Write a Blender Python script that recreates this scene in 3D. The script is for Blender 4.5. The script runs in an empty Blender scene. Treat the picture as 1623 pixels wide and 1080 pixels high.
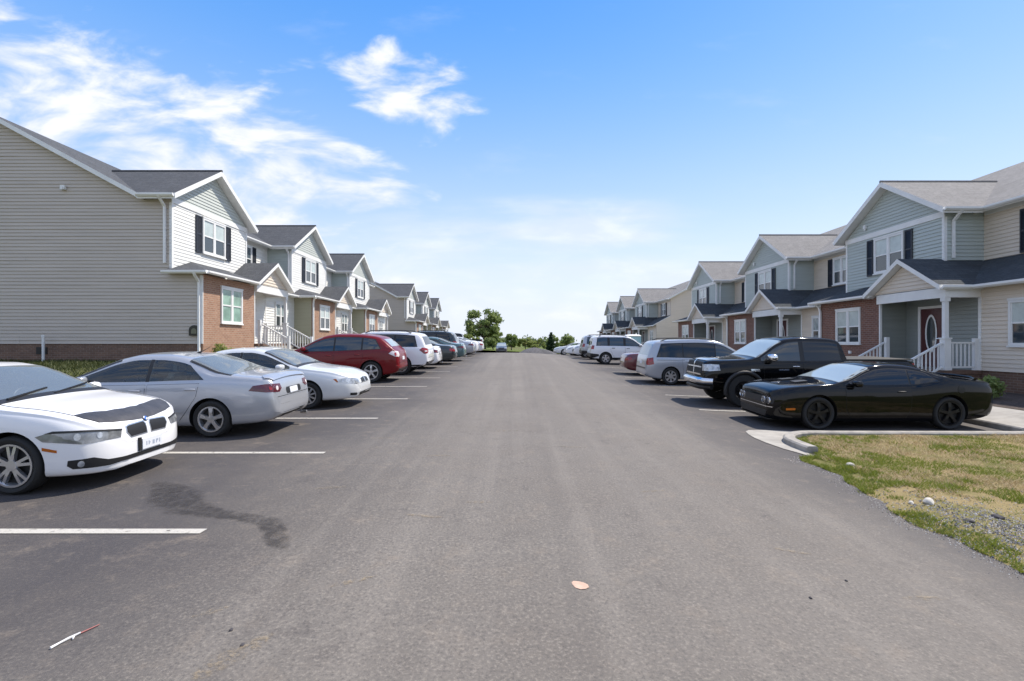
import bpy, bmesh, math, random
import numpy as np
from mathutils import Vector, Matrix
from mathutils.bvhtree import BVHTree
R = math.radians
random.seed(7); rng = np.random.default_rng(11)
S = bpy.context.scene
COL = S.collection
# ------------------------------------------------------------------ camera, sky, sun, exposure
cd = bpy.data.cameras.new("camera"); cam = bpy.data.objects.new("camera", cd); COL.objects.link(cam)
cam.location = (0, 0, 1.85); cam.rotation_euler = (R(90), 0, 0)
cd.sensor_width = 36; cd.lens = 17.745; cd.shift_x = -0.004; cd.shift_y = 0.0019
cd.clip_start = 0.05; cd.clip_end = 6000
S.camera = cam
SUN = Vector((0.487, 0.28, 0.827)).normalized()
sl = bpy.data.lights.new("sun", "SUN"); sl.energy = 4.0; sl.angle = R(0.55); sl.color = (1, .925, .82)
so = bpy.data.objects.new("sun", sl); COL.objects.link(so); so.location = (60, 40, 90)
so.rotation_euler = SUN.to_track_quat('Z', 'Y').to_euler()
S.view_settings.view_transform = 'Standard'; S.view_settings.look = 'None'
S.view_settings.exposure = 0.66; S.view_settings.gamma = 1.0

class NT:
    """small node-tree helper"""
    def __init__(s, tree): s.t = tree; s.n = tree.nodes; s.l = tree.links
    def new(s, typ, **kw):
        n = s.n.new(typ)
        for k, v in kw.items():
            if k.startswith('_'): setattr(n, k[1:], v)
            else: s.set(n, k, v)
        return n
    def set(s, n, k, v):
        i = n.inputs[int(k[1:])] if k[0] == 'i' and k[1:].isdigit() else n.inputs[k.replace('__', ' ')]
        if hasattr(v, 'is_output') or isinstance(v, bpy.types.NodeSocket): s.l.new(v, i)
        else: i.default_value = v
    def math(s, op, a, b=0.0, c=0.0, clamp=False):
        n = s.n.new('ShaderNodeMath'); n.operation = op; n.use_clamp = clamp
        for i, v in enumerate((a, b, c)):
            if isinstance(v, bpy.types.NodeSocket): s.l.new(v, n.inputs[i])
            else: n.inputs[i].default_value = v
        return n.outputs[0]
    def mix(s, f, a, b, blend='MIX'):
        n = s.n.new('ShaderNodeMix'); n.data_type = 'RGBA'; n.blend_type = blend
        for k, v in ((0, f), (6, a), (7, b)):
            if isinstance(v, bpy.types.NodeSocket): s.l.new(v, n.inputs[k])
            else: n.inputs[k].default_value = (tuple(v) + (1,))[:4] if k else v
        return n.outputs[2]
    def noise(s, vec, scale, detail=4, rough=.55, dist=0.0):
        n = s.new('ShaderNodeTexNoise', Scale=scale, Detail=detail, Roughness=rough, Distortion=dist)
        if vec is not None: s.l.new(vec, n.inputs['Vector'])
        return n.outputs['Fac']
    def ramp(s, f, a, b, lo=0.0, hi=1.0):
        n = s.n.new('ShaderNodeMapRange'); n.interpolation_type = 'SMOOTHSTEP'
        s.l.new(f, n.inputs[0])
        for i, v in enumerate((a, b, lo, hi)): n.inputs[i + 1].default_value = v
        return n.outputs[0]
    def mapping(s, vec, loc=(0, 0, 0), rot=(0, 0, 0), scale=(1, 1, 1)):
        n = s.n.new('ShaderNodeMapping'); s.l.new(vec, n.inputs[0])
        n.inputs[1].default_value = loc; n.inputs[2].default_value = rot; n.inputs[3].default_value = scale
        return n.outputs[0]

def build_world():
    w = bpy.data.worlds.new("World"); S.world = w; w.use_nodes = True
    g = NT(w.node_tree); g.n.clear()
    out = g.new('ShaderNodeOutputWorld'); bg = g.new('ShaderNodeBackground')
    sky = g.n.new('ShaderNodeTexSky'); sky.sky_type = 'NISHITA'; sky.sun_disc = False
    sky.sun_elevation = math.asin(SUN.z); sky.sun_rotation = math.atan2(SUN.x, SUN.y)
    sky.air_density = 1.0; sky.dust_density = 1.0; sky.ozone_density = 2.2
    hs = g.new('ShaderNodeHueSaturation', Saturation=1.28, Value=1.3); g.l.new(sky.outputs[0], hs.inputs['Color'])
    tc = g.n.new('ShaderNodeTexCoord').outputs['Generated']
    sep = g.n.new('ShaderNodeSeparateXYZ'); g.l.new(tc, sep.inputs[0])
    ay = g.math('ADD', g.math('ABSOLUTE', sep.outputs[1]), .05)
    a = g.math('DIVIDE', sep.outputs[0], ay); b = g.math('DIVIDE', sep.outputs[2], ay)
    comb = g.n.new('ShaderNodeCombineXYZ'); g.l.new(a, comb.inputs[0]); g.l.new(b, comb.inputs[1])
    P = comb.outputs[0]
    def ell(a0, b0, ra, rb, deg):
        v = g.mapping(P, loc=(-a0, -b0, 0))
        v = g.mapping(v, rot=(0, 0, R(-deg)))
        v = g.mapping(v, scale=(1 / ra, 1 / rb, 0))
        n = g.n.new('ShaderNodeVectorMath'); n.operation = 'LENGTH'; g.l.new(v, n.inputs[0])
        return g.math('SUBTRACT', 1.0, n.outputs['Value'])
    m = g.math('MAXIMUM', ell(-.86, .40, .72, .22, -13), g.math('SUBTRACT', ell(-.185, .475, .20, .125, -14), .22))
    m = g.math('MAXIMUM', m, ell(-.44, .335, .34, .10, -14))
    m = g.math('MAXIMUM', m, ell(-.98, .625, .11, .04, -15))
    # unseen cloud added beside, above and behind the view to whiten reflections and fill
    rest = g.math('MAXIMUM', g.ramp(sep.outputs[1], .25, -.15), g.math('MAXIMUM', g.ramp(g.math('ABSOLUTE', a), 1.15, 1.7), g.ramp(sep.outputs[2], .62, .8)))
    m = g.math('MAXIMUM', m, g.math('SUBTRACT', g.math('MULTIPLY', rest, .80), .45))
    # streaky, ragged cloud noise
    v1 = g.mapping(P, rot=(0, 0, R(24)), scale=(3.6, 8.5, 1))
    wn = g.n.new('ShaderNodeTexNoise'); g.l.new(v1, wn.inputs['Vector']); wn.inputs['Scale'].default_value = .8; wn.inputs['Detail'].default_value = 2
    wv = g.n.new('ShaderNodeVectorMath'); wv.operation = 'MULTIPLY_ADD'
    g.l.new(wn.outputs['Color'], wv.inputs[0]); wv.inputs[1].default_value = (.9, .9, 0); g.l.new(v1, wv.inputs[2])
    n1 = g.noise(wv.outputs[0], 2.3, 7, .54)
    nn = g.math('DIVIDE', g.math('SUBTRACT', n1, .30), .40)
    n2 = g.noise(g.mapping(P, loc=(3, 1, 0), rot=(0, 0, R(20)), scale=(2.2, 5, 1)), 1.0, 3, .5)
    m01 = g.ramp(g.math('ADD', m, g.math('MULTIPLY', g.math('SUBTRACT', n2, .5), .9)), -.32, .50)
    dens = g.ramp(g.math('SUBTRACT', nn, g.math('SUBTRACT', 1.0, g.math('MULTIPLY', m01, .98))), -.02, .80)
    dens = g.math('MULTIPLY', dens, g.ramp(m, -.4, .0))
    # thin high wisps near the horizon
    v3 = g.mapping(P, loc=(.4, 0, 0), rot=(0, 0, R(-4)), scale=(2.0, 10, 1))
    n3 = g.noise(v3, 1.6, 6, .52)
    low = g.math('MAXIMUM', ell(.02, .215, .42, .07, 2), ell(.30, .10, .9, .09, 3))
    low = g.math('MAXIMUM', low, ell(-.3, .10, .7, .11, 0))
    wis = g.math('MULTIPLY', g.ramp(g.math('ADD', n3, g.math('MULTIPLY', low, .25)), .44, .80), g.ramp(low, -.1, .5))
    v4 = g.mapping(P, loc=(5, 2, 0), rot=(0, 0, R(-12)), scale=(3, 9, 1))
    wis2 = g.math('MULTIPLY', g.ramp(g.noise(v4, 1.3, 6, .6), .56, .85), .16)
    up = g.ramp(sep.outputs[2], -.01, .03)
    tot = g.math('MULTIPLY', g.math('MAXIMUM', g.math('MULTIPLY', dens, .93), g.math('ADD', g.math('MULTIPLY', wis, .62), wis2)), up, clamp=True)
    core = g.mix(g.ramp(n1, .40, .74), (4.3, 4.6, 5.5), (5.6, 5.6, 5.85))
    veil = g.math('MULTIPLY', g.math('POWER', g.ramp(sep.outputs[2], .46, -.02), 1.6), .80)      # pale summer haze low in the sky
    cr = g.n.new('ShaderNodeValToRGB'); cr.color_ramp.interpolation = 'B_SPLINE'
    stops = [(0.0, (4.3, 4.5, 5.1)), (.12, (4.0, 4.4, 5.15)), (.24, (2.9, 3.7, 5.2)), (.40, (1.4, 2.72, 5.2)), (.56, (.42, 1.85, 5.0)), (.72, (.28, 1.45, 4.5)), (1.0, (.22, 1.0, 3.3))]
    e = cr.color_ramp.elements
    while len(e) < len(stops): e.new(.5)
    for i, (p_, c_) in enumerate(stops): e[i].position = p_; e[i].color = tuple(x / 8 for x in c_) + (1,)
    g.l.new(sep.outputs[2], cr.inputs[0])
    air = g.mix(1.0, cr.outputs[0], (8, 8, 8), 'MULTIPLY')
    c = g.mix(.22, air, g.mix(veil, hs.outputs[0], (5.0, 5.6, 6.5)))
    c = g.mix(tot, c, core)
    g.l.new(c, bg.inputs[0]); bg.inputs[1].default_value = 0.125
    g.l.new(bg.outputs[0], out.inputs[0])
build_world()

# ------------------------------------------------------------------ materials
MATS = {}
def pmat(name, col, rough=.6, metal=0.0, coat=0.0, spec=.5, ior=1.5, var=0.0, vscale=6.0, bump=0.0, bscale=60.0, sss=None):
    if name in MATS: return MATS[name]
    m = bpy.data.materials.new(name); m.use_nodes = True; g = NT(m.node_tree)
    b = g.n['Principled BSDF']
    b.inputs['Base Color'].default_value = tuple(col) + (1,)
    b.inputs['Roughness'].default_value = rough; b.inputs['Metallic'].default_value = metal
    b.inputs['Coat Weight'].default_value = coat; b.inputs['Coat Roughness'].default_value = .03
    b.inputs['Specular IOR Level'].default_value = spec; b.inputs['IOR'].default_value = ior
    tc = g.n.new('ShaderNodeTexCoord').outputs['Object']
    if var:
        n = g.noise(tc, vscale, 5, .6)
        c = g.mix(g.ramp(n, .3, .7), [x * (1 - var) for x in col], [min(1, x * (1 + var)) for x in col])
        g.l.new(c, b.inputs['Base Color'])
    if bump:
        bp = g.new('ShaderNodeBump', Strength=bump, Distance=.01); g.l.new(g.noise(tc, bscale, 4), bp.inputs['Height'])
        g.l.new(bp.outputs[0], b.inputs['Normal'])
    MATS[name] = m; return m

def brick_mat(name, c1, c2, mortar, dark=1.0):
    m = bpy.data.materials.new(name); m.use_nodes = True; g = NT(m.node_tree); b = g.n['Principled BSDF']
    uv = g.n.new('ShaderNodeTexCoord').outputs['UV']
    br = g.new('ShaderNodeTexBrick', Scale=1.0); br.offset = .5
    g.l.new(uv, br.inputs['Vector'])
    br.inputs['Brick Width'].default_value = .215; br.inputs['Row Height'].default_value = .076
    br.inputs['Mortar Size'].default_value = .007; br.inputs['Bias'].default_value = 0
    br.inputs['Color1'].default_value = tuple(c1) + (1,); br.inputs['Color2'].default_value = tuple(c2) + (1,)
    br.inputs['Mortar'].default_value = tuple(mortar) + (1,)
    n = g.noise(uv, 3.0, 5, .65)
    c = g.mix(g.ramp(n, .3, .72, 0, .45), br.outputs['Color'], [x * .62 for x in c1])
    g.l.new(c, b.inputs['Base Color']); b.inputs['Roughness'].default_value = .85
    bp = g.new('ShaderNodeBump', Strength=.5, Distance=.008); g.l.new(br.outputs['Fac'], bp.inputs['Height']); bp.invert = True
    g.l.new(bp.outputs[0], b.inputs['Normal'])
    return m

def shingle_mat(name, c1, c2):
    m = bpy.data.materials.new(name); m.use_nodes = True; g = NT(m.node_tree); b = g.n['Principled BSDF']
    uv = g.n.new('ShaderNodeTexCoord').outputs['UV']
    br = g.new('ShaderNodeTexBrick', Scale=1.0); br.offset = .37; br.offset_frequency = 2; br.squash = .7; br.squash_frequency = 3
    g.l.new(uv, br.inputs['Vector'])
    br.inputs['Brick Width'].default_value = .30; br.inputs['Row Height'].default_value = .14
    br.inputs['Mortar Size'].default_value = .008
    br.inputs['Color1'].default_value = tuple(c1) + (1,); br.inputs['Color2'].default_value = tuple(c2) + (1,)
    br.inputs['Mortar'].default_value = tuple(x * .45 for x in c1) + (1,)
    n = g.noise(uv, 45, 3, .7); n2 = g.noise(uv, .8, 4, .6)
    c = g.mix(g.ramp(n, .35, .7, 0, .4), br.outputs['Color'], [x * 1.7 for x in c2])
    c = g.mix(g.ramp(n2, .3, .7, 0, .3), c, [x * .75 for x in c1])
    g.l.new(c, b.inputs['Base Color']); b.inputs['Roughness'].default_value = .92; b.inputs['Specular IOR Level'].default_value = .25
    bp = g.new('ShaderNodeBump', Strength=.6, Distance=.01); g.l.new(g.math('SUBTRACT', n, br.outputs['Fac']), bp.inputs['Height'])
    g.l.new(bp.outputs[0], b.inputs['Normal'])
    return m

def siding_mat(name, col):
    m = bpy.data.materials.new(name); m.use_nodes = True; g = NT(m.node_tree); b = g.n['Principled BSDF']
    tc = g.n.new('ShaderNodeTexCoord').outputs['UV']
    n = g.noise(g.mapping(tc, scale=(.5, 8.7, 1)), 1.0, 3, .5); n2 = g.noise(tc, .7, 4, .6)
    c = g.mix(g.ramp(n, .25, .75, 0, 1), [x * .94 for x in col], [min(1, x * 1.05) for x in col])
    c = g.mix(g.ramp(n2, .45, .8, 0, .22), c, [col[0] * .82, col[1] * .80, col[2] * .76])
    g.l.new(c, b.inputs['Base Color']); b.inputs['Roughness'].default_value = .55
    bp = g.new('ShaderNodeBump', Strength=.08, Distance=.004); g.l.new(g.noise(g.mapping(tc, scale=(6, 90, 1)), 1, 3), bp.inputs['Height'])
    g.l.new(bp.outputs[0], b.inputs['Normal'])
    return m

def asphalt_mat():
    m = bpy.data.materials.new("asphalt"); m.use_nodes = True; g = NT(m.node_tree); b = g.n['Principled BSDF']
    tc = g.n.new('ShaderNodeTexCoord').outputs['Object']
    sp = g.n.new('ShaderNodeSeparateXYZ'); g.l.new(tc, sp.inputs[0])
    wob = g.noise(tc, .35, 3, .5)
    xx = g.math('ADD', sp.outputs[0], g.math('MULTIPLY', g.math('SUBTRACT', wob, .5), 2.2))
    ax = g.math('ABSOLUTE', g.math('SUBTRACT', xx, .75))
    lane = g.ramp(ax, 4.4, 1.7)                                   # the driven, dusty middle of the road
    track = g.noise(g.mapping(tc, scale=(2.6, .05, 1)), 1.0, 4, .6)   # long streaks left by tyres
    big = g.noise(tc, .5, 5, .62); mid = g.noise(tc, 3.2, 6, .68); fine = g.noise(tc, 42, 2, .75); spk = g.noise(tc, 190, 2, .9)
    c = g.mix(lane, (.058, .053, .054), (.138, .124, .110))
    c = g.mix(g.math('MULTIPLY', g.ramp(track, .42, .72), g.math('MULTIPLY', lane, .62)), c, (.190, .171, .150))
    c = g.mix(g.ramp(big, .40, .70, 0, .5), c, (.118, .102, .088))
    c = g.mix(g.ramp(mid, .52, .78, 0, .5), c, (.215, .176, .138))
    c = g.mix(g.ramp(mid, .46, .25, 0, .45), c, (.060, .052, .050))
    c = g.mix(g.math('MULTIPLY', g.ramp(fine, .50, .70, 0, .50), g.math('ADD', g.math('MULTIPLY', lane, .75), .25)), c, (.28, .25, .215))
    c = g.mix(g.ramp(fine, .48, .30, 0, .52), c, (.052, .046, .043))
    c = g.mix(g.math('MULTIPLY', g.ramp(spk, .60, .76, 0, .32), g.math('ADD', g.math('MULTIPLY', lane, .7), .3)), c, (.40, .36, .31))
    drk = g.noise(g.mapping(tc, loc=(7, 3, 0), scale=(3.4, .035, 1)), 1.0, 3, .5)
    c = g.mix(g.math('MULTIPLY', g.ramp(drk, .58, .74), g.ramp(big, .3, .65, .0, .26)), c, (.095, .085, .078))
    # pale gritty scrapes
    sc = g.noise(g.mapping(tc, rot=(0, 0, R(38)), scale=(1.2, 5.5, 1)), 1.0, 5, .72)
    c = g.mix(g.ramp(sc, .63, .80, 0, .40), c, (.34, .28, .21))
    g.l.new(c, b.inputs['Base Color'])
    g.l.new(g.ramp(fine, .3, .7, .72, .95), b.inputs['Roughness']); b.inputs['Specular IOR Level'].default_value = .35
    bp = g.new('ShaderNodeBump', Strength=.55, Distance=.006)
    g.l.new(g.math('ADD', fine, g.math('MULTIPLY', spk, .6)), bp.inputs['Height']); g.l.new(bp.outputs[0], b.inputs['Normal'])
    return m

def worn_mat(name, col, lo, hi, scale, maxa=1.0, edge=False, rough=.85):
    """a thin sheet of paint or stain, worn through where the noise says so"""
    m = bpy.data.materials.new(name); m.use_nodes = True; g = NT(m.node_tree); b = g.n['Principled BSDF']
    tc = g.n.new('ShaderNodeTexCoord')
    o = tc.outputs['Object']
    n = g.noise(o, scale, 6, .7)
    al = g.ramp(n, lo, hi, 0, maxa)
    if edge:
        uv = tc.outputs['UV']; s = g.n.new('ShaderNodeSeparateXYZ'); g.l.new(uv, s.inputs[0])
        al = g.math('MULTIPLY', al, g.ramp(g.math('ADD', s.outputs[1], g.math('MULTIPLY', g.math('SUBTRACT', n, .5), .7)), .12, .75))
    g.l.new(al, b.inputs['Alpha'])
    n2 = g.noise(o, 40, 3, .7)
    g.l.new(g.mix(g.ramp(n2, .3, .7), [x * .85 for x in col], col), b.inputs['Base Color'])
    b.inputs['Roughness'].default_value = rough
    return m

def ground_mat(name, green, dry, soil, dryness=.5, gravel=False):
    m = bpy.data.materials.new(name); m.use_nodes = True; g = NT(m.node_tree); b = g.n['Principled BSDF']
    tc = g.n.new('ShaderNodeTexCoord').outputs['Object']
    n1 = g.noise(tc, .9, 5, .65); n2 = g.noise(tc, 6, 5, .7); n3 = g.noise(tc, 60, 3, .8)
    c = g.mix(g.ramp(n1, dryness - .12, dryness + .16), green, dry)
    c = g.mix(g.ramp(n2, .5, .75, 0, .6), c, soil)
    c = g.mix(g.ramp(n3, .4, .75, 0, .5), c, [x * 1.7 for x in dry])
    if gravel:                                                  # the stony patch by the road edge
        v = g.mapping(tc, loc=(-4.75, -4.75, 0), rot=(0, 0, R(12)), scale=(1 / 1.5, 1 / 1.45, 0))
        ln = g.n.new('ShaderNodeVectorMath'); ln.operation = 'LENGTH'; g.l.new(v, ln.inputs[0])
        f = g.ramp(g.math('ADD', ln.outputs['Value'], g.math('MULTIPLY', g.math('SUBTRACT', n2, .5), 1.5)), 1.0, .7)
        vo = g.new('ShaderNodeTexVoronoi', Scale=45); g.l.new(tc, vo.inputs['Vector'])
        sh = g.n.new('ShaderNodeSeparateColor'); g.l.new(vo.outputs['Color'], sh.inputs[0])
        c = g.mix(f, c, g.mix(sh.outputs[0], (.075, .07, .075), (.26, .245, .25)))
    g.l.new(c, b.inputs['Base Color']); b.inputs['Roughness'].default_value = .95; b.inputs['Specular IOR Level'].default_value = .1
    bp = g.new('ShaderNodeBump', Strength=.8, Distance=.03); g.l.new(g.math('ADD', n3, n2), bp.inputs['Height']); g.l.new(bp.outputs[0], b.inputs['Normal'])
    return m

def leaf_mat(name, c1, c2, trans=.25):
    m = bpy.data.materials.new(name); m.use_nodes = True; g = NT(m.node_tree); b = g.n['Principled BSDF']
    geo = g.n.new('ShaderNodeNewGeometry')
    n = g.noise(g.n.new('ShaderNodeTexCoord').outputs['Object'], 1.2, 3)
    f = g.math('ADD', g.math('MULTIPLY', geo.outputs['Random Per Island'], .7), g.math('MULTIPLY', n, .4), clamp=True)
    c = g.mix(f, c1, c2)
    g.l.new(c, b.inputs['Base Color']); b.inputs['Roughness'].default_value = .6; b.inputs['Specular IOR Level'].default_value = .3
    tr = g.n.new('ShaderNodeBsdfTranslucent'); g.l.new(c, tr.inputs[0])
    mx = g.n.new('ShaderNodeMixShader'); mx.inputs[0].default_value = trans
    g.l.new(b.outputs[0], mx.inputs[1]); g.l.new(tr.outputs[0], mx.inputs[2])
    g.l.new(mx.outputs[0], g.n['Material Output'].inputs[0])
    return m

def paint(name, col, metal=0.0, rough=.32, flake=0.0):
    m = pmat(name, col, rough=rough, metal=metal, coat=1.0)
    if flake:
        g = NT(m.node_tree); b = g.n['Principled BSDF']
        tc = g.n.new('ShaderNodeTexCoord').outputs['Object']
        n = g.noise(tc, 5, 4, .6)
        g.l.new(g.ramp(n, .3, .8, rough - .03, rough + .12), b.inputs['Roughness'])
        bp = g.new('ShaderNodeBump', Strength=flake, Distance=.002); g.l.new(g.noise(tc, 1.6, 2), bp.inputs['Height'])
    return m

# colours
M_TRIM = pmat("white_trim", (.74, .74, .72), .45, var=.05, vscale=1.5)
M_GUT = pmat("white_gutter", (.78, .78, .76), .35, var=.04, vscale=2)
M_SHUT = pmat("navy_shutter", (.018, .022, .032), .5)
M_GLASSW = pmat("window_glass", (.035, .045, .05), .04, ior=1.9)
M_BLIND = pmat("window_blind_glass", (.46, .52, .50), .12, ior=1.7, var=.1, vscale=3)
M_GLASSG = pmat("window_curtain_glass", (.26, .40, .33), .08, ior=1.9, var=.25, vscale=2)
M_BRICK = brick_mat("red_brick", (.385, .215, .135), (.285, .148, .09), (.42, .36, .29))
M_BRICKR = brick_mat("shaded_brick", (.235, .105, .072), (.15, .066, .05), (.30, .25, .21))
M_FOUND = brick_mat("foundation_brick", (.20, .115, .078), (.14, .082, .06), (.24, .195, .155))
M_SH_L = shingle_mat("charcoal_shingle", (.058, .062, .070), (.088, .092, .10))
M_SH_R = shingle_mat("tan_shingle", (.168, .163, .160), (.222, .215, .210))
M_SH_P = shingle_mat("navy_shingle", (.040, .047, .054), (.060, .068, .076))
M_SD_WHITE = siding_mat("white_siding", (.74, .735, .70))
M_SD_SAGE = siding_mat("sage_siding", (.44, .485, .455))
M_SD_SHADE = siding_mat("shaded_sage_siding", (.25, .27, .25))  # sage siding darkened for the porch walls, the porch shade put into its colour
M_SD_PSAGE = siding_mat("pale_sage_siding", (.49, .52, .485))
M_SD_TAUPE = siding_mat("taupe_siding", (.49, .435, .375))
M_SD_BEIGE = siding_mat("beige_siding", (.67, .59, .49))
M_SD_OLIVE = siding_mat("olive_siding", (.40, .38, .27))
M_DOOR = pmat("maroon_door", (.075, .016, .018), .3, coat=.4)
M_DOORW = pmat("white_door", (.75, .75, .73), .35)
M_DECK = pmat("porch_deck", (.14, .085, .06), .7, var=.2)
M_CONC = pmat("concrete", (.31, .29, .258), .9, var=.16, vscale=2.5, bump=.3, bscale=90)
M_KERB = pmat("kerb_concrete", (.30, .28, .25), .9, var=.22, vscale=5, bump=.4, bscale=120)
M_MULCH = pmat("mulch", (.055, .038, .030), .95, var=.5, vscale=14, bump=1.0, bscale=40)
M_BLACK = pmat("black_plastic", (.012, .012, .013), .5)
M_SEAM = pmat("panel_gap", (.01, .01, .01), .8)
M_TYRE = pmat("tyre_rubber", (.018, .018, .018), .8, bump=.2, bscale=40)
M_CHROME = pmat("chrome", (.75, .76, .78), .12, metal=1.0)
M_ALLOY = pmat("alloy_rim", (.62, .63, .65), .28, metal=.85)
M_DRIM = pmat("black_rim", (.008, .008, .009), .3, spec=.35)
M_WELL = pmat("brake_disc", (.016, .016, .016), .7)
M_GLASSC = pmat("car_glass", (.018, .024, .027), .03, ior=1.85)
M_SCREEN = pmat("windscreen_glass", (.30, .35, .36), .04, ior=2.5)
M_TINT = pmat("tinted_glass", (.006, .007, .010), .03, ior=1.6)
M_LAMP = pmat("headlamp_lens", (.42, .44, .46), .06, ior=1.8, metal=.35, var=.5, vscale=9)
M_LAMPD = pmat("dark_headlamp_lens", (.24, .25, .26), .05, ior=1.8, metal=.3, var=.35, vscale=7)
M_RED = pmat("tail_lens", (.26, .012, .016), .08, ior=1.7, var=.5, vscale=10)
M_DRED = pmat("dark_tail_lens", (.085, .012, .02), .07, ior=1.7)
M_CLEAR = pmat("clear_lens", (.66, .60, .60), .08, ior=1.7)
M_ORANGE = pmat("orange_marker", (.42, .11, .012), .2)
M_PLATE = pmat("plate_white", (.70, .72, .76), .4)
M_INK = pmat("plate_ink", (.34, .38, .46), .6)
M_BRA = pmat("hood_bra_vinyl", (.040, .038, .040), .42, var=.25, vscale=8, bump=.35, bscale=18)
M_BLUE = pmat("roundel_blue", (.03, .12, .42), .3)
M_ASPH = asphalt_mat()
P_WHITE = paint("white_paint", (.78, .78, .79))
P_SILVER = paint("silver_paint", (.40, .415, .445), metal=.4, rough=.3)
P_PEARL = paint("pearl_paint", (.70, .71, .71), metal=.22)
P_RED = paint("red_paint", (.145, .003, .006)); _r = P_RED.node_tree.nodes["Principled BSDF"]; _r.inputs["Coat Weight"].default_value = .45; _r.inputs["Specular IOR Level"].default_value = .2
P_BLACK = paint("black_paint", (.003, .003, .0035), rough=.06)
_b = P_BLACK.node_tree.nodes["Principled BSDF"]; _b.inputs["Coat Weight"].default_value = .0; _b.inputs["Specular IOR Level"].default_value = .36
P_NAVY = paint("dark_green_paint", (.012, .021, .024), metal=.2)
P_TEAL = paint("teal_paint", (.07, .135, .145), metal=.3)
P_MAROON = paint("maroon_paint", (.10, .012, .018), metal=.2)
P_GREY = paint("grey_paint", (.06, .065, .07), metal=.3)

# ------------------------------------------------------------------ mesh helper and tagging
class MB:
    def __init__(s): s.v = []; s.f = []; s.m = []
    def poly(s, pts, m=0):
        i = len(s.v); s.v += [tuple(p) for p in pts]; s.f.append(tuple(range(i, i + len(pts)))); s.m.append(m)
    def box(s, x0, x1, y0, y1, z0, z1, m=0):
        i = len(s.v)
        s.v += [(x, y, z) for z in (z0, z1) for y in (y0, y1) for x in (x0, x1)]
        for f in ((0, 2, 3, 1), (4, 5, 7, 6), (0, 1, 5, 4), (2, 6, 7, 3), (0, 4, 6, 2), (1, 3, 7, 5)):
            s.f.append(tuple(i + k for k in f)); s.m.append(m)
    def slab(s, top, th, m_top=0, m_side=1):
        t = [Vector(p) for p in top]
        n = (t[1] - t[0]).cross(t[2] - t[0])
        if n.z < 0: t.reverse()
        bt = [p - Vector((0, 0, th)) for p in t]
        s.poly(t, m_top); s.poly(bt[::-1], m_side)
        for k in range(len(t)):
            j = (k + 1) % len(t); s.poly([bt[k], bt[j], t[j], t[k]], m_side)
    def bar(s, a, b, w, h=None, m=0):
        """rectangular bar from a to b"""
        a = Vector(a); b = Vector(b); d = (b - a).normalized(); h = h or w
        up = Vector((0, 0, 1)) if abs(d.z) < .9 else Vector((1, 0, 0))
        u = d.cross(up).normalized() * w / 2; v = u.cross(d).normalized() * h / 2
        i = len(s.v)
        for p in (a, b): s.v += [tuple(p + u * q + v * r) for q, r in ((-1, -1), (1, -1), (1, 1), (-1, 1))]
        for f in ((0, 1, 5, 4), (1, 2, 6, 5), (2, 3, 7, 6), (3, 0, 4, 7), (3, 2, 1, 0), (4, 5, 6, 7)):
            s.f.append(tuple(i + k for k in f)); s.m.append(m)
    def tube(s, pts, rad, n=8, m=0, cap=True):
        pts = [Vector(p) for p in pts]; rr = rad if isinstance(rad, (list, tuple)) else [rad] * len(pts)
        base = len(s.v)
        for k, p in enumerate(pts):
            d = (pts[min(k + 1, len(pts) - 1)] - pts[max(k - 1, 0)]).normalized()
            up = Vector((0, 0, 1)) if abs(d.z) < .9 else Vector((1, 0, 0))
            u = d.cross(up).normalized(); v = u.cross(d)
            for q in range(n):
                a = 2 * math.pi * q / n; s.v.append(tuple(p + (u * math.cos(a) + v * math.sin(a)) * rr[k]))
        for k in range(len(pts) - 1):
            for q in range(n):
                a = base + k * n + q; b = base + k * n + (q + 1) % n
                s.f.append((a, b, b + n, a + n)); s.m.append(m)
        if cap:
            s.f.append(tuple(base + q for q in range(n))[::-1]); s.m.append(m)
            s.f.append(tuple(base + (len(pts) - 1) * n + q for q in range(n))); s.m.append(m)
    def lathe(s, prof, n=32, m=0, o=(0, 0, 0)):
        """profile of (radius, y) turned about the local Y axis"""
        base = len(s.v)
        for r, y in prof:
            for q in range(n):
                a = 2 * math.pi * q / n; s.v.append((o[0] + r * math.cos(a), o[1] + y, o[2] + r * math.sin(a)))
        for k in range(len(prof) - 1):
            for q in range(n):
                a = base + k * n + q; b = base + k * n + (q + 1) % n
                s.f.append((a, a + n, b + n, b)); s.m.append(m)
    def data(s, name, mats, smooth=None):
        me = bpy.data.meshes.new(name); me.from_pydata(s.v, [], s.f)
        for x in (mats if isinstance(mats, (list, tuple)) else [mats]): me.materials.append(x)
        if s.m and max(s.m): me.polygons.foreach_set('material_index', s.m)
        finish(me, smooth); return me
    def build(s, name, mats, parent=None, smooth=None, loc=None):
        o = bpy.data.objects.new(name, s.data(name, mats, smooth)); COL.objects.link(o)
        if parent: o.parent = parent
        if loc: o.location = loc
        return o

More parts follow.
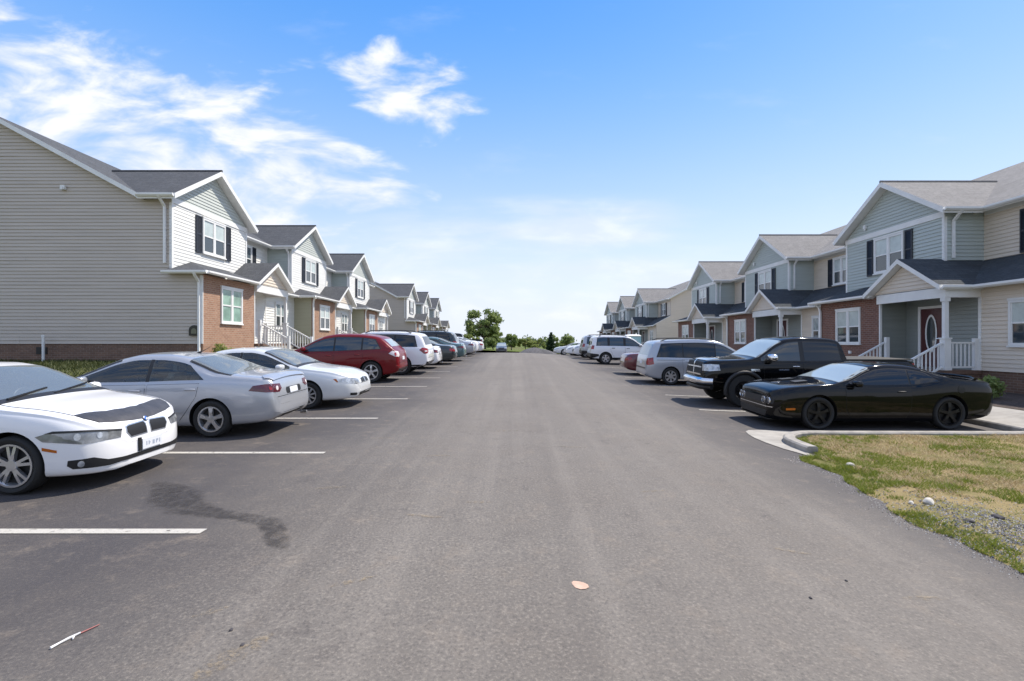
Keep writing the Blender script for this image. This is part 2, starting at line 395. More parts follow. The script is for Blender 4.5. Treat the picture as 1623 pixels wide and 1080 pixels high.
def finish(me, smooth=None):
    """metric box-projected UVs, and smooth shading with sharp edges kept"""
    uv = me.uv_layers.new(name='UVMap').data
    nl = len(me.loops); vi = np.empty(nl, int); me.loops.foreach_get('vertex_index', vi)
    co = np.empty(len(me.vertices) * 3); me.vertices.foreach_get('co', co); co = co.reshape(-1, 3)
    nf = len(me.polygons); no = np.empty(nf * 3); me.polygons.foreach_get('normal', no); no = no.reshape(-1, 3)
    lt = np.empty(nf, int); me.polygons.foreach_get('loop_total', lt)
    N = np.repeat(no, lt, axis=0); P = co[vi]
    flat = np.abs(N[:, 2]) > .999
    U = np.stack([-N[:, 1], N[:, 0], np.zeros(nl)], 1); U[flat] = (1, 0, 0)
    U /= np.maximum(np.linalg.norm(U, axis=1, keepdims=True), 1e-9)
    V = np.cross(N, U)
    out = np.empty((nl, 2)); out[:, 0] = (P * U).sum(1); out[:, 1] = (P * V).sum(1)
    uv.foreach_set('uv', out.ravel())
    if smooth is not None:
        me.polygons.foreach_set('use_smooth', [True] * nf); me.set_sharp_from_angle(angle=R(smooth))

def tag(o, label, cat, group=None, kind=None):
    if label: o['label'] = label
    if cat: o['category'] = cat
    if group: o['group'] = group
    if kind: o['kind'] = kind
    return o
def struct(o): o['kind'] = 'structure'; return o
def empty(name, loc, rz=0.0, label=None, cat=None, group=None):
    o = bpy.data.objects.new(name, None); COL.objects.link(o); o.location = loc; o.rotation_euler = (0, 0, rz)
    o.empty_display_size = .2
    return tag(o, label, cat, group)
def copy_tree(o, parent=None, matmap=None, cache=None):
    c = o.copy(); COL.objects.link(c); c.parent = parent
    if matmap and o.data is not None and any(m and m.name in matmap for m in o.data.materials):
        if o.data.name not in cache:
            d = o.data.copy()
            for i, m in enumerate(d.materials):
                if m and m.name in matmap: d.materials[i] = matmap[m.name]
            cache[o.data.name] = d
        c.data = cache[o.data.name]
    for ch in list(o.children): copy_tree(ch, c, matmap, cache)
    return c

def smooth01(t): t = min(1, max(0, t)); return t * t * (3 - 2 * t)
# ------------------------------------------------------------------ the ground's height
def p_long(Y):
    if Y < -20: return -.5
    if Y < 30: return .025 * Y
    if Y < 54: return .025 * Y - .025 / 24 * (Y - 30) ** 2
    if Y < 90: return .75 - .025 * (Y - 54)
    return -.15 - .004 * (min(Y, 400) - 90)
def gz(X, Y): return p_long(Y) - .28 * smooth01(X / 6.5)
LAWN_X = 4.28
def terrain(X, Y):
    z = gz(X, Y)
    if Y > 140: return z
    if X < -8.6:
        return z + (max(1.15, z + .12) - z) * smooth01((-8.6 - X) / 2.9)
    if X > 10.3:
        return z + (max(.33, z) - z) * smooth01((X - 10.3) / 2.4)
    return z
def sheet(name, xs, ys, fz, mat, off=0.0, smooth=80):
    mb = MB()
    nx = len(xs)
    for y in ys:
        for x in xs: mb.v.append((x, y, fz(x, y) + off))
    for j in range(len(ys) - 1):
        for i in range(nx - 1):
            a = j * nx + i; mb.f.append((a, a + 1, a + nx + 1, a + nx)); mb.m.append(0)
    return mb.build(name, mat, None, smooth)
def frange(a, b, s):
    n = max(1, round((b - a) / s)); return [a + (b - a) * i / n for i in range(n + 1)]

M_GRASSG = ground_mat("verge_ground", (.060, .085, .020), (.17, .145, .070), (.085, .062, .042), .55)
M_FAR = ground_mat("far_field", (.085, .125, .030), (.17, .17, .06), (.09, .09, .035), .6)
M_LAWN = ground_mat("lawn_ground", (.100, .118, .028), (.29, .225, .115), (.16, .115, .070), .47, gravel=True)
def ground_z(X, Y):
    z = terrain(X, Y)
    if -8.75 < X < 10.45 and Y < 100: return z - .07
    return z
xs = [-900, -500, -250, -120, -60, -35, -25] + frange(-20, -9.0, .6) + [-8.8, -8.6] + frange(-8, 10, 1.5) + [10.3, 10.5] + frange(11, 20, .6) + [25, 35, 60, 120, 250, 500, 900]
ys = [-60, -20] + frange(-10, 60, 1.4) + frange(64, 140, 4) + [170, 220, 300, 400, 700, 1200, 2500]
gnd = struct(sheet("ground", xs, ys, ground_z, M_GRASSG))
struct(sheet("field", [-900, -300, -120, -60, -30, -10, 10, 30, 60, 120, 300, 900], [101, 110, 125, 150, 200, 300, 500, 900, 2400], lambda x, y: terrain(x, y), M_FAR, .05))
road = struct(sheet("road", frange(-8.6, 10.32, .55), [-12, -6] + frange(-3, 60, .9) + frange(62, 100, 2), gz, M_ASPH, .004))
# parking bay lines
M_LINE = worn_mat("line_paint", (.50, .475, .425), .25, .47, 13, .93)
def line(x0, x1, Y, w=.115):
    mb = MB(); xs = frange(x0, x1, .4)
    for a, b in zip(xs[:-1], xs[1:]):
        mb.poly([(a, Y - w / 2, gz(a, Y) + .009), (b, Y - w / 2, gz(b, Y) + .009), (b, Y + w / 2, gz(b, Y) + .009), (a, Y + w / 2, gz(a, Y) + .009)])
    struct(mb.build("road_marking", M_LINE))
for k in range(12): line(-8.3, -2.86 - .01 * k, 4.62 + 2.95 * k)
for k in range(10): line(4.75, 10.0, 13.1 + 2.98 * k)
# kerbs, footpaths, planting beds
def kerb_run(pts, w=.16, h=.13, name="kerb"):
    mb = MB(); P = [Vector((x, y, 0)) for x, y in pts]; L = []
    for i, p in enumerate(P):
        d = (P[min(i + 1, len(P) - 1)] - P[max(i - 1, 0)]).normalized(); n = Vector((-d.y, d.x, 0))
        z = gz(p.x, p.y)
        L.append([(p + n * w * q).to_tuple()[:2] + (z + hh,) for q, hh in ((-.5, -.1), (-.5, h - .025), (-.36, h), (.36, h), (.5, h - .025), (.5, -.1))])
    for A, B in zip(L[:-1], L[1:]):
        for k in range(5): mb.poly([A[k], A[k + 1], B[k + 1], B[k]])
    mb.poly(L[0]); mb.poly(L[-1][::-1])
    o = mb.build(name, M_KERB, None, 40); return struct(o)
kerb_run([(-8.68, y) for y in frange(-4, 98, 2)])
kerb_run([(10.40, y) for y in frange(10.3, 98, 2)])
arc = [(5.02, 8.55), (5.00, 8.95)] + [(5.00 + 1.0 - math.cos(t) * 1.0, 9.0 + math.sin(t) * 1.0) for t in [R(a) for a in range(10, 91, 10)]]
kerb_run(arc + [(x, 10.0 - .01 * (x - 6.0)) for x in frange(6.3, 15.5, .8)], .20, .12)
# concrete apron flush with the road in front of the kerb return
mb = MB(); ap = [(4.92, 8.3), (4.90, 8.95)] + [(4.90 + 1.08 - math.cos(t) * 1.08, 9.0 + math.sin(t) * 1.08) for t in [R(a) for a in range(10, 91, 10)]] 
outer = [(x + .40, y) for x, y in [(4.42, 8.28), (4.24, 8.75), (4.16, 9.2), (4.14, 9.6), (4.18, 9.95), (4.26, 10.25), (4.4, 10.42), (4.64, 10.5), (4.94, 10.52), (5.22, 10.5), (5.6, 10.46)]]
ap = ap[:len(outer)]
for k in range(len(outer) - 1):
    q = [outer[k], ap[k], ap[k + 1], outer[k + 1]]; mb.poly([(x, y, gz(x, y) + .014) for x, y in q])
struct(mb.build("pavement_apron", M_CONC))
# footpath behind the bays on the right and pad behind the black coupe
struct(sheet("pavement", frange(10.49, 11.75, .4), frange(10.15, 60, 1.0), terrain, M_CONC, .05))
struct(sheet("path", frange(11.78, 15.6, .4), frange(10.15, 11.35, .3), terrain, M_CONC, .04))
struct(sheet("planting_bed", frange(11.78, 14.4, .4), frange(11.38, 15.6, .5), terrain, M_MULCH, .05))
struct(sheet("footpath", frange(-10.2, -9.2, .3), frange(17.6, 60, 1.0), terrain, M_CONC, .03))
# the dry lawn at lower right
def lawn_edge(Y): return LAWN_X + .34 * smooth01((Y - 5.6) / 2.6) + .07 * math.sin(Y * 2.1) + .05 * math.sin(Y * 5.3 + 1) + .03 * math.sin(Y * 11.7)
def lawn_edge_y(Y):
    return lawn_edge(Y) if Y < 8.2 else 5.02 + (0 if Y < 9 else 1 - math.sqrt(max(0, 1 - (Y - 9) ** 2)))
def lawn_z(x, y):
    e = x - lawn_edge_y(y); return gz(x, y) + (-.03 if e < .0 else .012 + .055 * smooth01(e / .5)) + .012 * math.sin(x * 3.1 + y) * smooth01(e)
mb = MB(); ysl = frange(-2.0, 9.93, .16)
offs = [-.06, 0.02, .1, .22, .4, .7, 1.1, 1.6, 2.3, 3.2, 4.4, 6, 8, 11]
for y in ysl:
    for o in offs:
        x = lawn_edge_y(y) + o; mb.v.append((x, y, lawn_z(x, y)))
n = len(offs)
for j in range(len(ysl) - 1):
    for i in range(n - 1): a = j * n + i; mb.f.append((a, a + 1, a + n + 1, a + n)); mb.m.append(0)
struct(mb.build("lawn", M_LAWN, None, 80))

# ------------------------------------------------------------------ townhouses
def clip(poly, axis, val, keep_gt):
    out = []
    for i, a in enumerate(poly):
        b = poly[(i + 1) % len(poly)]
        ia = (a[axis] >= val) == keep_gt or abs(a[axis] - val) < 1e-9; ib = (b[axis] >= val) == keep_gt or abs(b[axis] - val) < 1e-9
        if ia: out.append(a)
        if ia != ib:
            t = (val - a[axis]) / (b[axis] - a[axis]); out.append(tuple(a[k] + t * (b[k] - a[k]) for k in range(len(a))))
    return out
_sj = random.Random(3)
def siding(mb, poly, O, U, Nn, board=.127, lap=.024, m=0, panels=0):
    if panels:
        u0, u1 = min(p[0] for p in poly), max(p[0] for p in poly); zlo, zhi = min(p[1] for p in poly), max(p[1] for p in poly); k = math.floor(zlo / board + 1e-6)
        while k * board < zhi - 1e-6:
            band = clip(clip(poly, 1, k * board, True), 1, (k + 1) * board, False); cut = u0 - _sj.uniform(.2, panels); k += 1
            while len(band) > 2 and cut < u1:
                pc = clip(clip(band, 0, cut, True), 0, cut + panels, False); cut += panels
                if len(pc) > 2: siding(mb, pc, Vector(O) + Vector(Nn) * _sj.uniform(0, .0035), U, Nn, board, lap * _sj.uniform(.86, 1.12), m)
        return
    O = Vector(O); U = Vector(U); Nn = Vector(Nn)
    zs = [p[1] for p in poly]; k = math.floor(min(zs) / board + 1e-6)
    while k * board < max(zs) - 1e-6:
        z0, z1 = k * board, (k + 1) * board; k += 1
        pl = clip(clip(poly, 1, z0, True), 1, z1, False)
        if len(pl) < 3: continue
        pts = [O + U * u + Vector((0, 0, z)) + Nn * (lap * (z1 - z) / board) for u, z in pl]
        nn = (pts[1] - pts[0]).cross(pts[2] - pts[0])
        if nn.dot(Nn) < 0: pts.reverse()
        mb.poly(pts, m)
        lo = [p for p in pl if abs(p[1] - max(z0, min(zs))) < 1e-6]
        if len(lo) >= 2:
            a = min(p[0] for p in lo); b = max(p[0] for p in lo); z = lo[0][1]; d = lap * (z1 - z) / board
            q = [O + U * a + Vector((0, 0, z)), O + U * b + Vector((0, 0, z)), O + U * b + Vector((0, 0, z)) + Nn * d, O + U * a + Vector((0, 0, z)) + Nn * d]
            if (q[1] - q[0]).cross(q[2] - q[0]).z > 0: q.reverse()
            mb.poly(q, m)

W, B, LX, LRX, RX, BR, PR = 9.84, 5.1, 1.15, .15, -1.35, 3.6, 6.6
SL = .54; RIDX = -6.6; RIDZ = 5.4 + SL * 5.6
def window(root, yc, w, z0, z1, x, twin=True, lower=M_GLASSW, upper=M_BLIND):
    f = MB(); fr = .075
    f.box(x - .02, x + .05, yc - w / 2, yc - w / 2 + fr, z0, z1); f.box(x - .02, x + .05, yc + w / 2 - fr, yc + w / 2, z0, z1)
    f.box(x - .02, x + .05, yc - w / 2 + fr, yc + w / 2 - fr, z1 - fr, z1); f.box(x - .02, x + .05, yc - w / 2 + fr, yc + w / 2 - fr, z0, z0 + fr)
    f.box(x - .02, x + .075, yc - w / 2 - .03, yc + w / 2 + .03, z0 - .05, z0 - .002)
    f.box(x - .02, x + .06, yc - w / 2 - .02, yc + w / 2 + .02, z1 + .002, z1 + .06)
    cols = [(yc - w / 2 + fr, yc - .06), (yc + .06, yc + w / 2 - fr)] if twin else [(yc - w / 2 + fr, yc + w / 2 - fr)]
    if twin: f.box(x - .02, x + .047, yc - .06, yc + .06, z0 + fr, z1 - fr)
    zm = (z0 + z1) / 2
    for a, b in cols:
        f.box(x - .02, x + .035, a, b, zm - .025, zm + .025)
        f.box(x - .02, x + .03, a, a + .03, z0 + fr, z1 - fr); f.box(x - .02, x + .03, b - .03, b, z0 + fr, z1 - fr)
    fo = f.build("window", M_TRIM, root)
    for a, b in cols:
        p = MB(); p.poly([(x + .018, a + .03, zm + .025), (x + .018, b - .03, zm + .025), (x + .018, b - .03, z1 - fr), (x + .018, a + .03, z1 - fr)], 0)
        p.poly([(x + .010, a + .03, z0 + fr), (x + .010, b - .03, z0 + fr), (x + .010, b - .03, zm - .025), (x + .010, a + .03, zm - .025)], 1)
        p.build("pane", [upper, lower], fo)
def shutter(root, yc, z0, z1, x, w=.36):
    s = MB(); y0, y1 = yc - w / 2, yc + w / 2
    s.box(x, x + .04, y0, y0 + .05, z0, z1); s.box(x, x + .04, y1 - .05, y1, z0, z1)
    for z in (z0, (z0 + z1) / 2 - .03, z1 - .06): s.box(x, x + .038, y0 + .05, y1 - .05, z, z + .06)
    z = z0 + .07
    while z < z1 - .08:
        s.poly([(x + .008, y0 + .05, z + .05), (x + .034, y0 + .05, z), (x + .034, y1 - .05, z), (x + .008, y1 - .05, z + .05)]); z += .05
    s.poly([(x + .005, y0 + .05, z0), (x + .005, y1 - .05, z0), (x + .005, y1 - .05, z1), (x + .005, y0 + .05, z1)])
    s.build("shutter", M_SHUT, root)
def gutter(mb, a, b, out):
    """K-style gutter from a to b with its face towards out"""
    a = Vector(a); b = Vector(b); o = Vector(out)
    pr = [(0, 0), (.07, 0), (.12, .05), (.12, .11), (.10, .11), (.10, .06), (0, .03)]
    A = [a + o * u + Vector((0, 0, w - .13)) for u, w in pr]; Bq = [b + o * u + Vector((0, 0, w - .13)) for u, w in pr]
    for k in range(len(pr) - 1): mb.poly([A[k], A[k + 1], Bq[k + 1], Bq[k]])
    mb.poly(A[:5]); mb.poly(Bq[:5])
def downspout(root, pts):
    s = MB()
    for a, b in zip(pts[:-1], pts[1:]): s.bar(a, b, .085, .065)
    s.build("downspout", M_GUT, root)

M_BLIND2 = pmat('lace_curtain_glass', (.30, .36, .37), .08, ior=1.8, var=.3, vscale=4)
M_DARKUP = pmat('bare_window_glass', (.10, .13, .15), .05, ior=1.9)
_vary = random.Random(5)
def townhouse(loc, rz, label, left, near_end=False, far_end=False, detail=2, zg=-.7):
    r = empty("townhouse", loc, rz, label, "townhouse", "townhouses of the left row" if left else "townhouses of the right row")
    front = M_SD_WHITE if left else M_SD_SAGE
    tri = M_SD_PSAGE if left else M_SD_SAGE
    side = M_SD_SAGE; rec = M_SD_WHITE if left else M_SD_BEIGE
    lowrec = M_SD_WHITE if left else M_SD_BEIGE
    roofm = M_SH_L if left else M_SH_R; prm = M_SH_L if left else M_SH_P
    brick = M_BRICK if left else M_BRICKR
    # --- walls
    w = MB(); siding(w, [(0, 2.4), (B, 2.4), (B, 5.3), (0, 5.3)], (0, 0, 0), (0, 1, 0), (1, 0, 0), lap=.015 if left else .024); w.build("front_wall", front, r)
    w = MB(); siding(w, [(0, 5.38), (B, 5.38), (B / 2, 6.98)], (.005, 0, 0), (0, 1, 0), (1, 0, 0)); w.build("gable_wall", tri, r)
    w = MB(); siding(w, [(RX, 2.4), (0, 2.4), (0, 5.4), (RX, 5.4)], (0, B, 0), (1, 0, 0), (0, 1, 0)); w.build("side_wall", side, r)
    if not near_end:
        w = MB(); siding(w, [(RX, 2.4), (0, 2.4), (0, 5.4), (RX, 5.4)], (0, 0, 0), (1, 0, 0), (0, -1, 0)); w.build("side_wall", side, r)
    w = MB(); siding(w, [(B, 2.4), (W, 2.4), (W, 5.4), (B, 5.4)], (RX, 0, 0), (0, 1, 0), (1, 0, 0)); w.build("recessed_wall", rec, r)
    w = MB(); siding(w, [(PR, 0), (W, 0), (W, 2.75), (PR, 2.75)], (LRX, 0, 0), (0, 1, 0), (1, 0, 0)); w.build("ground_floor_wall", lowrec, r)
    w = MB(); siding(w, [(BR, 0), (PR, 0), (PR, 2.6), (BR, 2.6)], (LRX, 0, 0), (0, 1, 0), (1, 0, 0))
    w.build("porch_wall", M_SD_WHITE if left else M_SD_SHADE, r)
    w = MB(); siding(w, [(LRX, 0), (LX - .02, 0), (LX - .02, 2.6), (LRX, 2.6)], (0, BR, 0), (1, 0, 0), (0, 1, 0)); w.build("porch_side_wall", brick if left else M_SD_SHADE, r)
    if not near_end:
        w = MB(); siding(w, [(LRX, 0), (LX - .02, 0), (LX - .02, 2.6), (LRX, 2.6)], (0, 0, 0), (1, 0, 0), (0, -1, 0)); w.build("return_wall", M_SD_OLIVE if left else M_SD_BEIGE, r)
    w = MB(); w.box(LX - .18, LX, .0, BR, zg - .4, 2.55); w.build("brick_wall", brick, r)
    # foundation
    def foundation(*q): m = MB(); m.box(*q); m.build("foundation", M_FOUND, r)
    foundation(LRX - .25, LRX - .02, BR, W, zg - .4, -.003)
    if near_end: foundation(-11.9, LX - .18, .015, .2, zg - .4, -.003)
    else: foundation(LRX, LX - .18, -.0, .12, zg - .4, -.003)
    if far_end: foundation(-11.9, LRX - .25, W - .2, W - .015, zg - .4, -.003)
    # end walls
    for flag, yy, nn in ((near_end, 0, -1), (far_end, W, 1)):
        if not flag: continue
        w = MB(); x1 = 0.0 if nn < 0 else RX
        lowx = LX - .01 if nn < 0 else LRX
        siding(w, [(-11.85, 0), (x1, 0), (x1, 5.31), (-11.85, 5.31)], (0, yy, 0), (1, 0, 0), (0, nn, 0), panels=3.66)
        siding(w, [(-12.1, 5.31), (-.95, 5.31), (RIDX, RIDZ - .06)], (0, yy, 0), (1, 0, 0), (0, nn, 0), panels=3.66)
        siding(w, [(x1, 0), (lowx, 0), (lowx, 2.6), (x1, 2.6)], (0, yy, 0), (1, 0, 0), (0, nn, 0))
        if nn > 0: siding(w, [(RX, 2.6), (LRX, 2.6), (LRX, 2.80), (RX, 3.60)], (0, yy, 0), (1, 0, 0), (0, nn, 0))
        w.build("end_wall", (M_SD_TAUPE if left else M_SD_BEIGE), r)
    w = MB(); w.box(-11.85, -11.75, 0.03, W - .03, zg - .4, 5.4); w.build("rear_wall", rec, r)
    # corner boards, frieze
    def board(nm_, *q): m = MB(); m.box(*q); m.build(nm_, M_TRIM, r)
    board("corner_board", -.07, .028, -.024, .075, 2.6, 5.17); board("corner_board", -.07, .028, B - .075, B + .024, 2.6, 5.17)
    board("frieze_board", .0, .04, -.03, B + .03, 5.17, 5.37)
    board("frieze_board", RX, RX + .03, B + .05, W, 5.2, 5.38)
    if near_end: board("corner_board", LX - .10, LX + .012, -.034, .0, 0, 2.5)
    board("corner_board", LRX, LRX + .03, PR - .05, PR + .05, 0, 2.28)
    board("corner_board", LX - .06, LX + .015, BR, BR + .06, 0, 2.28)
    # --- roofs
    y0 = -.3 if near_end else 0; y1 = W + .3 if far_end else W
    t = MB()
    t.slab([(-1.0, y0, 5.42), (-1.0, y1, 5.42), (RIDX, y1, RIDZ + .02), (RIDX, y0, RIDZ + .02)], .17)
    t.slab([(RIDX, y0, RIDZ + .02), (RIDX, y1, RIDZ + .02), (-12.2, y1, 5.42), (-12.2, y0, 5.42)], .17)
    t.build("main_roof", [roofm, M_TRIM], r)
    t = MB(); zr = 7.17
    t.slab([(.36, -.35, 5.42), (.36, B / 2, zr), (-4.3, B / 2, zr), (-1.0, -.35, 5.42)], .2)
    t.slab([(.36, B + .35, 5.42), (.36, B / 2, zr), (-4.3, B / 2, zr), (-1.0, B + .35, 5.42)], .2)
    t.tube([(.37, B / 2, zr + .01), (-4.2, B / 2, zr + .01)], .05, 6, 0)
    t.build("gable_roof", [roofm, M_TRIM], r)
    t = MB()
    t.slab([(1.45, -.3, 2.66), (1.45, 3.45, 2.66), (-.01, 3.45, 3.17), (-.01, 1.1, 3.17)], .12)
    t.slab([(1.45, -.3, 2.66), (-.01, 1.1, 3.17), (-.12, -.3, 2.66)], .12)
    t.slab([(.5, 5.6, 2.66), (.5, W, 2.66), (RX - .01, W, 3.68), (RX - .01, B + .02, 3.68)], .12)
    t.build("lower_roof", [prm, M_TRIM], r)
    t = MB(); pc, ph = 5.0, 1.72
    t.slab([(1.55, pc - ph, 2.665), (1.55, pc, 3.74), (-.02, pc, 3.74), (-.02, pc - ph, 2.665)], .16)
    t.slab([(1.55, pc + ph, 2.665), (1.55, pc, 3.74), (RX - .02, pc, 3.74), (-.2, pc + ph, 2.665)], .16)
    t.build("porch_roof", [prm, M_TRIM], r)
    w = MB(); siding(w, [(pc - 1.5, 2.62), (pc + 1.5, 2.62), (pc, 3.56)], (1.26, 0, 0), (0, 1, 0), (1, 0, 0)); w.build("porch_gable", M_SD_BEIGE, r)
    # gutters
    def gut(*q): m = MB(); gutter(m, *q); m.build("gutter", M_GUT, r)
    gut((-1.0, B + .4, 5.42), (-1.0, y1, 5.42), (1, 0, 0)); gut((.34, -.35, 5.42), (-1.0, -.35, 5.42), (0, -1, 0)); gut((.34, B + .35, 5.42), (-1.0, B + .35, 5.42), (0, 1, 0))
    gut((1.45, -.3, 2.66), (1.45, 3.28, 2.66), (1, 0, 0)); gut((1.5, -.3, 2.66), (-.12, -.3, 2.66), (0, -1, 0))
    gut((.5, 6.78, 2.66), (.5, W, 2.66), (1, 0, 0)); gut((1.5, pc + ph, 2.66), (.45, pc + ph, 2.66), (0, 1, 0))
    yd = -.06 if near_end else .10
    if near_end:
        downspout(r, [(-.2, -.42, 5.32), (-.2, -.30, 5.2), (-.2, -.08, 5.0), (-.2, -.08, 2.95)])
        downspout(r, [(LX - .10, -.38, 2.55), (LX - .10, -.3, 2.45), (LX - .10, -.075, 2.25), (LX - .10, -.075, -.45), (LX + .05, -.2, zg + .05)])
    else:
        downspout(r, [(-.12, -.40, 5.32), (-.12, -.30, 5.2), (-.12, -.07, 5.0), (-.12, -.07, 3.3)])
        downspout(r, [(LX + .2, -.1, 2.55), (LX + .1, .02, 2.42), (LX + .06, .06, 2.2), (LX + .06, .06, zg + .05)])
    downspout(r, [(-.25, B + .40, 5.32), (-.25, B + .30, 5.2), (-.25, B + .07, 5.0), (-.25, B + .07, 3.75)])
    # --- windows and shutters
    window(r, B / 2, 1.56, 3.66, 5.05, .02)
    shutter(r, B / 2 - 1.02, 3.6, 5.08, .022); shutter(r, B / 2 + 1.02, 3.6, 5.08, .022)
    window(r, 7.45, 1.3, 3.75, 5.05, RX + .02, upper=_vary.choice([M_BLIND, M_BLIND2, M_DARKUP]))
    shutter(r, 7.45 - .89, 3.7, 5.08, RX + .022); shutter(r, 7.45 + .89, 3.7, 5.08, RX + .022)
    up = M_GLASSG if (left and near_end) else M_BLIND
    window(r, 1.85, 1.5, .82, 2.2, LX + .002, True, M_GLASSG if (left and near_end) else M_GLASSW, up)
    window(r, 8.15, 1.2, .78, 2.1, LRX + .02, upper=_vary.choice([M_BLIND, M_BLIND2, M_DARKUP]))
    if not left:
        m = MB(); m.box(.03, .11, 1.20, 1.32, 5.62, 5.76); m.box(.05, .09, 1.22, 1.30, 5.55, 5.62); m.build("gable_lamp", M_TRIM, r)
        m = MB(); m.box(LX, LX + .05, 1.92, 2.04, .42, .54); m.build("outlet_cover", M_TRIM, r)
    # --- front door with an oval light
    f = MB(); dy, dw = 4.78, .46
    f.box(LRX + .0, LRX + .06, dy - dw - .1, dy - dw, 0, 2.14); f.box(LRX, LRX + .06, dy + dw, dy + dw + .1, 0, 2.14); f.box(LRX, LRX + .06, dy - dw, dy + dw, 2.05, 2.14)
    fo = f.build("door_frame", M_TRIM, r)
    d = MB(); d.box(LRX, LRX + .035, dy - dw + .003, dy + dw - .003, .02, 2.05)
    for a, b, c, e in ((-.34, .34, .14, .34),): d.box(LRX + .035, LRX + .043, dy + a, dy + b, c, e)
    do = d.build("door", M_DOOR, r)
    ring = MB(); gl = []
    for k in range(24):
        a0, a1 = 2 * math.pi * k / 24, 2 * math.pi * (k + 1) / 24
        pt = lambda a, ry, rz: (LRX + .05, dy + ry * math.cos(a), 1.18 + rz * math.sin(a))
        ring.poly([pt(a0, .19, .58), pt(a0, .25, .66), pt(a1, .25, .66), pt(a1, .19, .58)]); gl.append((LRX + .045, dy + .19 * math.cos(a0), 1.18 + .58 * math.sin(a0)))
    ring.build("door_light_trim", M_DOORW, do)
    g = MB(); g.poly(gl); g.build("door_light", M_GLASSW, do)
    h = MB(); h.tube([(LRX + .04, dy + .36, 1.0), (LRX + .10, dy + .36, 1.0), (LRX + .11, dy + .30, 1.0)], .018, 6); h.build("handle", M_CHROME, do, 60)
    # --- porch
    t = MB(); t.box(LRX, 1.32, BR, PR + .05, -.12, 0); t.build("porch_floor", M_DECK, r)
    t = MB(); t.box(LRX, 1.27, PR - .06, PR + .0, zg - .4, -.122); t.box(1.21, 1.27, BR, PR - .06, zg - .4, -.122); t.build("porch_skirt", M_FOUND, r)
    t = MB(); t.box(1.12, 1.27, BR + .02, PR + .03, 2.28, 2.6); t.box(LRX, 1.12, PR - .12, PR + .03, 2.28, 2.6); t.box(LRX, 1.12, BR + .01, PR - .12, 2.50, 2.56); t.build("porch_beam", M_TRIM, r)
    t = MB(); py, px = PR - .08, 1.18
    t.box(px - .06, px + .06, py - .06, py + .06, 1.0, 2.28); t.box(px - .1, px + .1, py - .1, py + .1, 0, .98); t.box(px - .12, px + .12, py - .12, py + .12, .98, 1.02); t.box(px - .09, px + .09, py - .09, py + .09, 2.16, 2.28)
    t.box(px - .115, px + .115, py - .115, py + .115, 0, .09)
    t.build("porch_post", M_TRIM, r)
    def rail(a, b, name="railing"):
        q = MB(); a = Vector(a); b = Vector(b); up = Vector((0, 0, .86)); lo = Vector((0, 0, .10))
        q.bar(a + up, b + up, .07, .05); q.bar(a + lo, b + lo, .05, .05)
        L = (Vector((b.x, b.y, 0)) - Vector((a.x, a.y, 0))).length; n = max(2, int(L / .115))
        for k in range(1, n):
            p = a.lerp(b, k / n); q.bar(p + lo, p + up, .034)
        return q
    q = rail((LRX + .15, py, 0), (px - .1, py, 0)); q.box(LRX + .03, LRX + .15, py - .06, py + .06, 0, 1.0); q.build("railing", M_TRIM, r)
    zs = zg + .02
    for yy in (BR + .42, py):
        q = rail((px + .1, yy, 0), (2.42, yy, zs + .05)); q.box(2.42, 2.53, yy - .055, yy + .055, zs - .3, zs + 1.02)
        if yy < 5: q.box(px - .06, px + .06, yy - .06, yy + .06, 0, 1.06)
        q.build("stair_railing", M_TRIM, r)
    t = MB(); ns = 4
    for k in range(ns): t.box(1.325 + .29 * k, 1.325 + .29 * (k + 1), BR + .5, py - .08, zg - .3, zs + (0 - zs) * (ns - k - .5) / ns - .02)
    t.build("steps", M_CONC, r)
    return r

ZL, ZR = 1.8, .98
XL, XR = -12.6, 14.65
ordl = ["pale townhouse at the left row's near end, arched plaque on its taupe side wall",
        "second pale townhouse of the left row, behind the red crossover, with olive return wall",
        "third pale townhouse of the left row, last before the gap between the two blocks",
        "pale townhouse beyond the gap on the left with a bare grey green end wall",
        "middle townhouse of the far left block, small in the distance",
        "farthest full townhouse of the left row, at the end of its block"]
for k in range(3): townhouse((XL, 18.46 + W * k, ZL), 0, ordl[k], True, k == 0, k == 2)
for k in range(3): townhouse((XL, 58.1 + W * k, ZL - .1), 0, ordl[3 + k], True, k == 0, k == 2, zg=-.9)
ordr = ["sage townhouse nearest on the right with an oval light door behind the black coupe",
        "sage townhouse on the right behind the black pickup truck",
        "sage townhouse on the right behind the silver minivan, last before the gap",
        "townhouse beyond the gap on the right with a cream end wall",
        "middle townhouse of the far right block, between two like it",
        "farthest townhouse of the right row"]
for k in range(3): townhouse((XR, 22.36 + W * k, ZR), math.pi, ordr[k], False, k == 2, k == 0)
for k in range(3): townhouse((XR, 22.36 + W * (4.03 + k), ZR + .02), math.pi, ordr[3 + k], False, k == 2, k == 0)
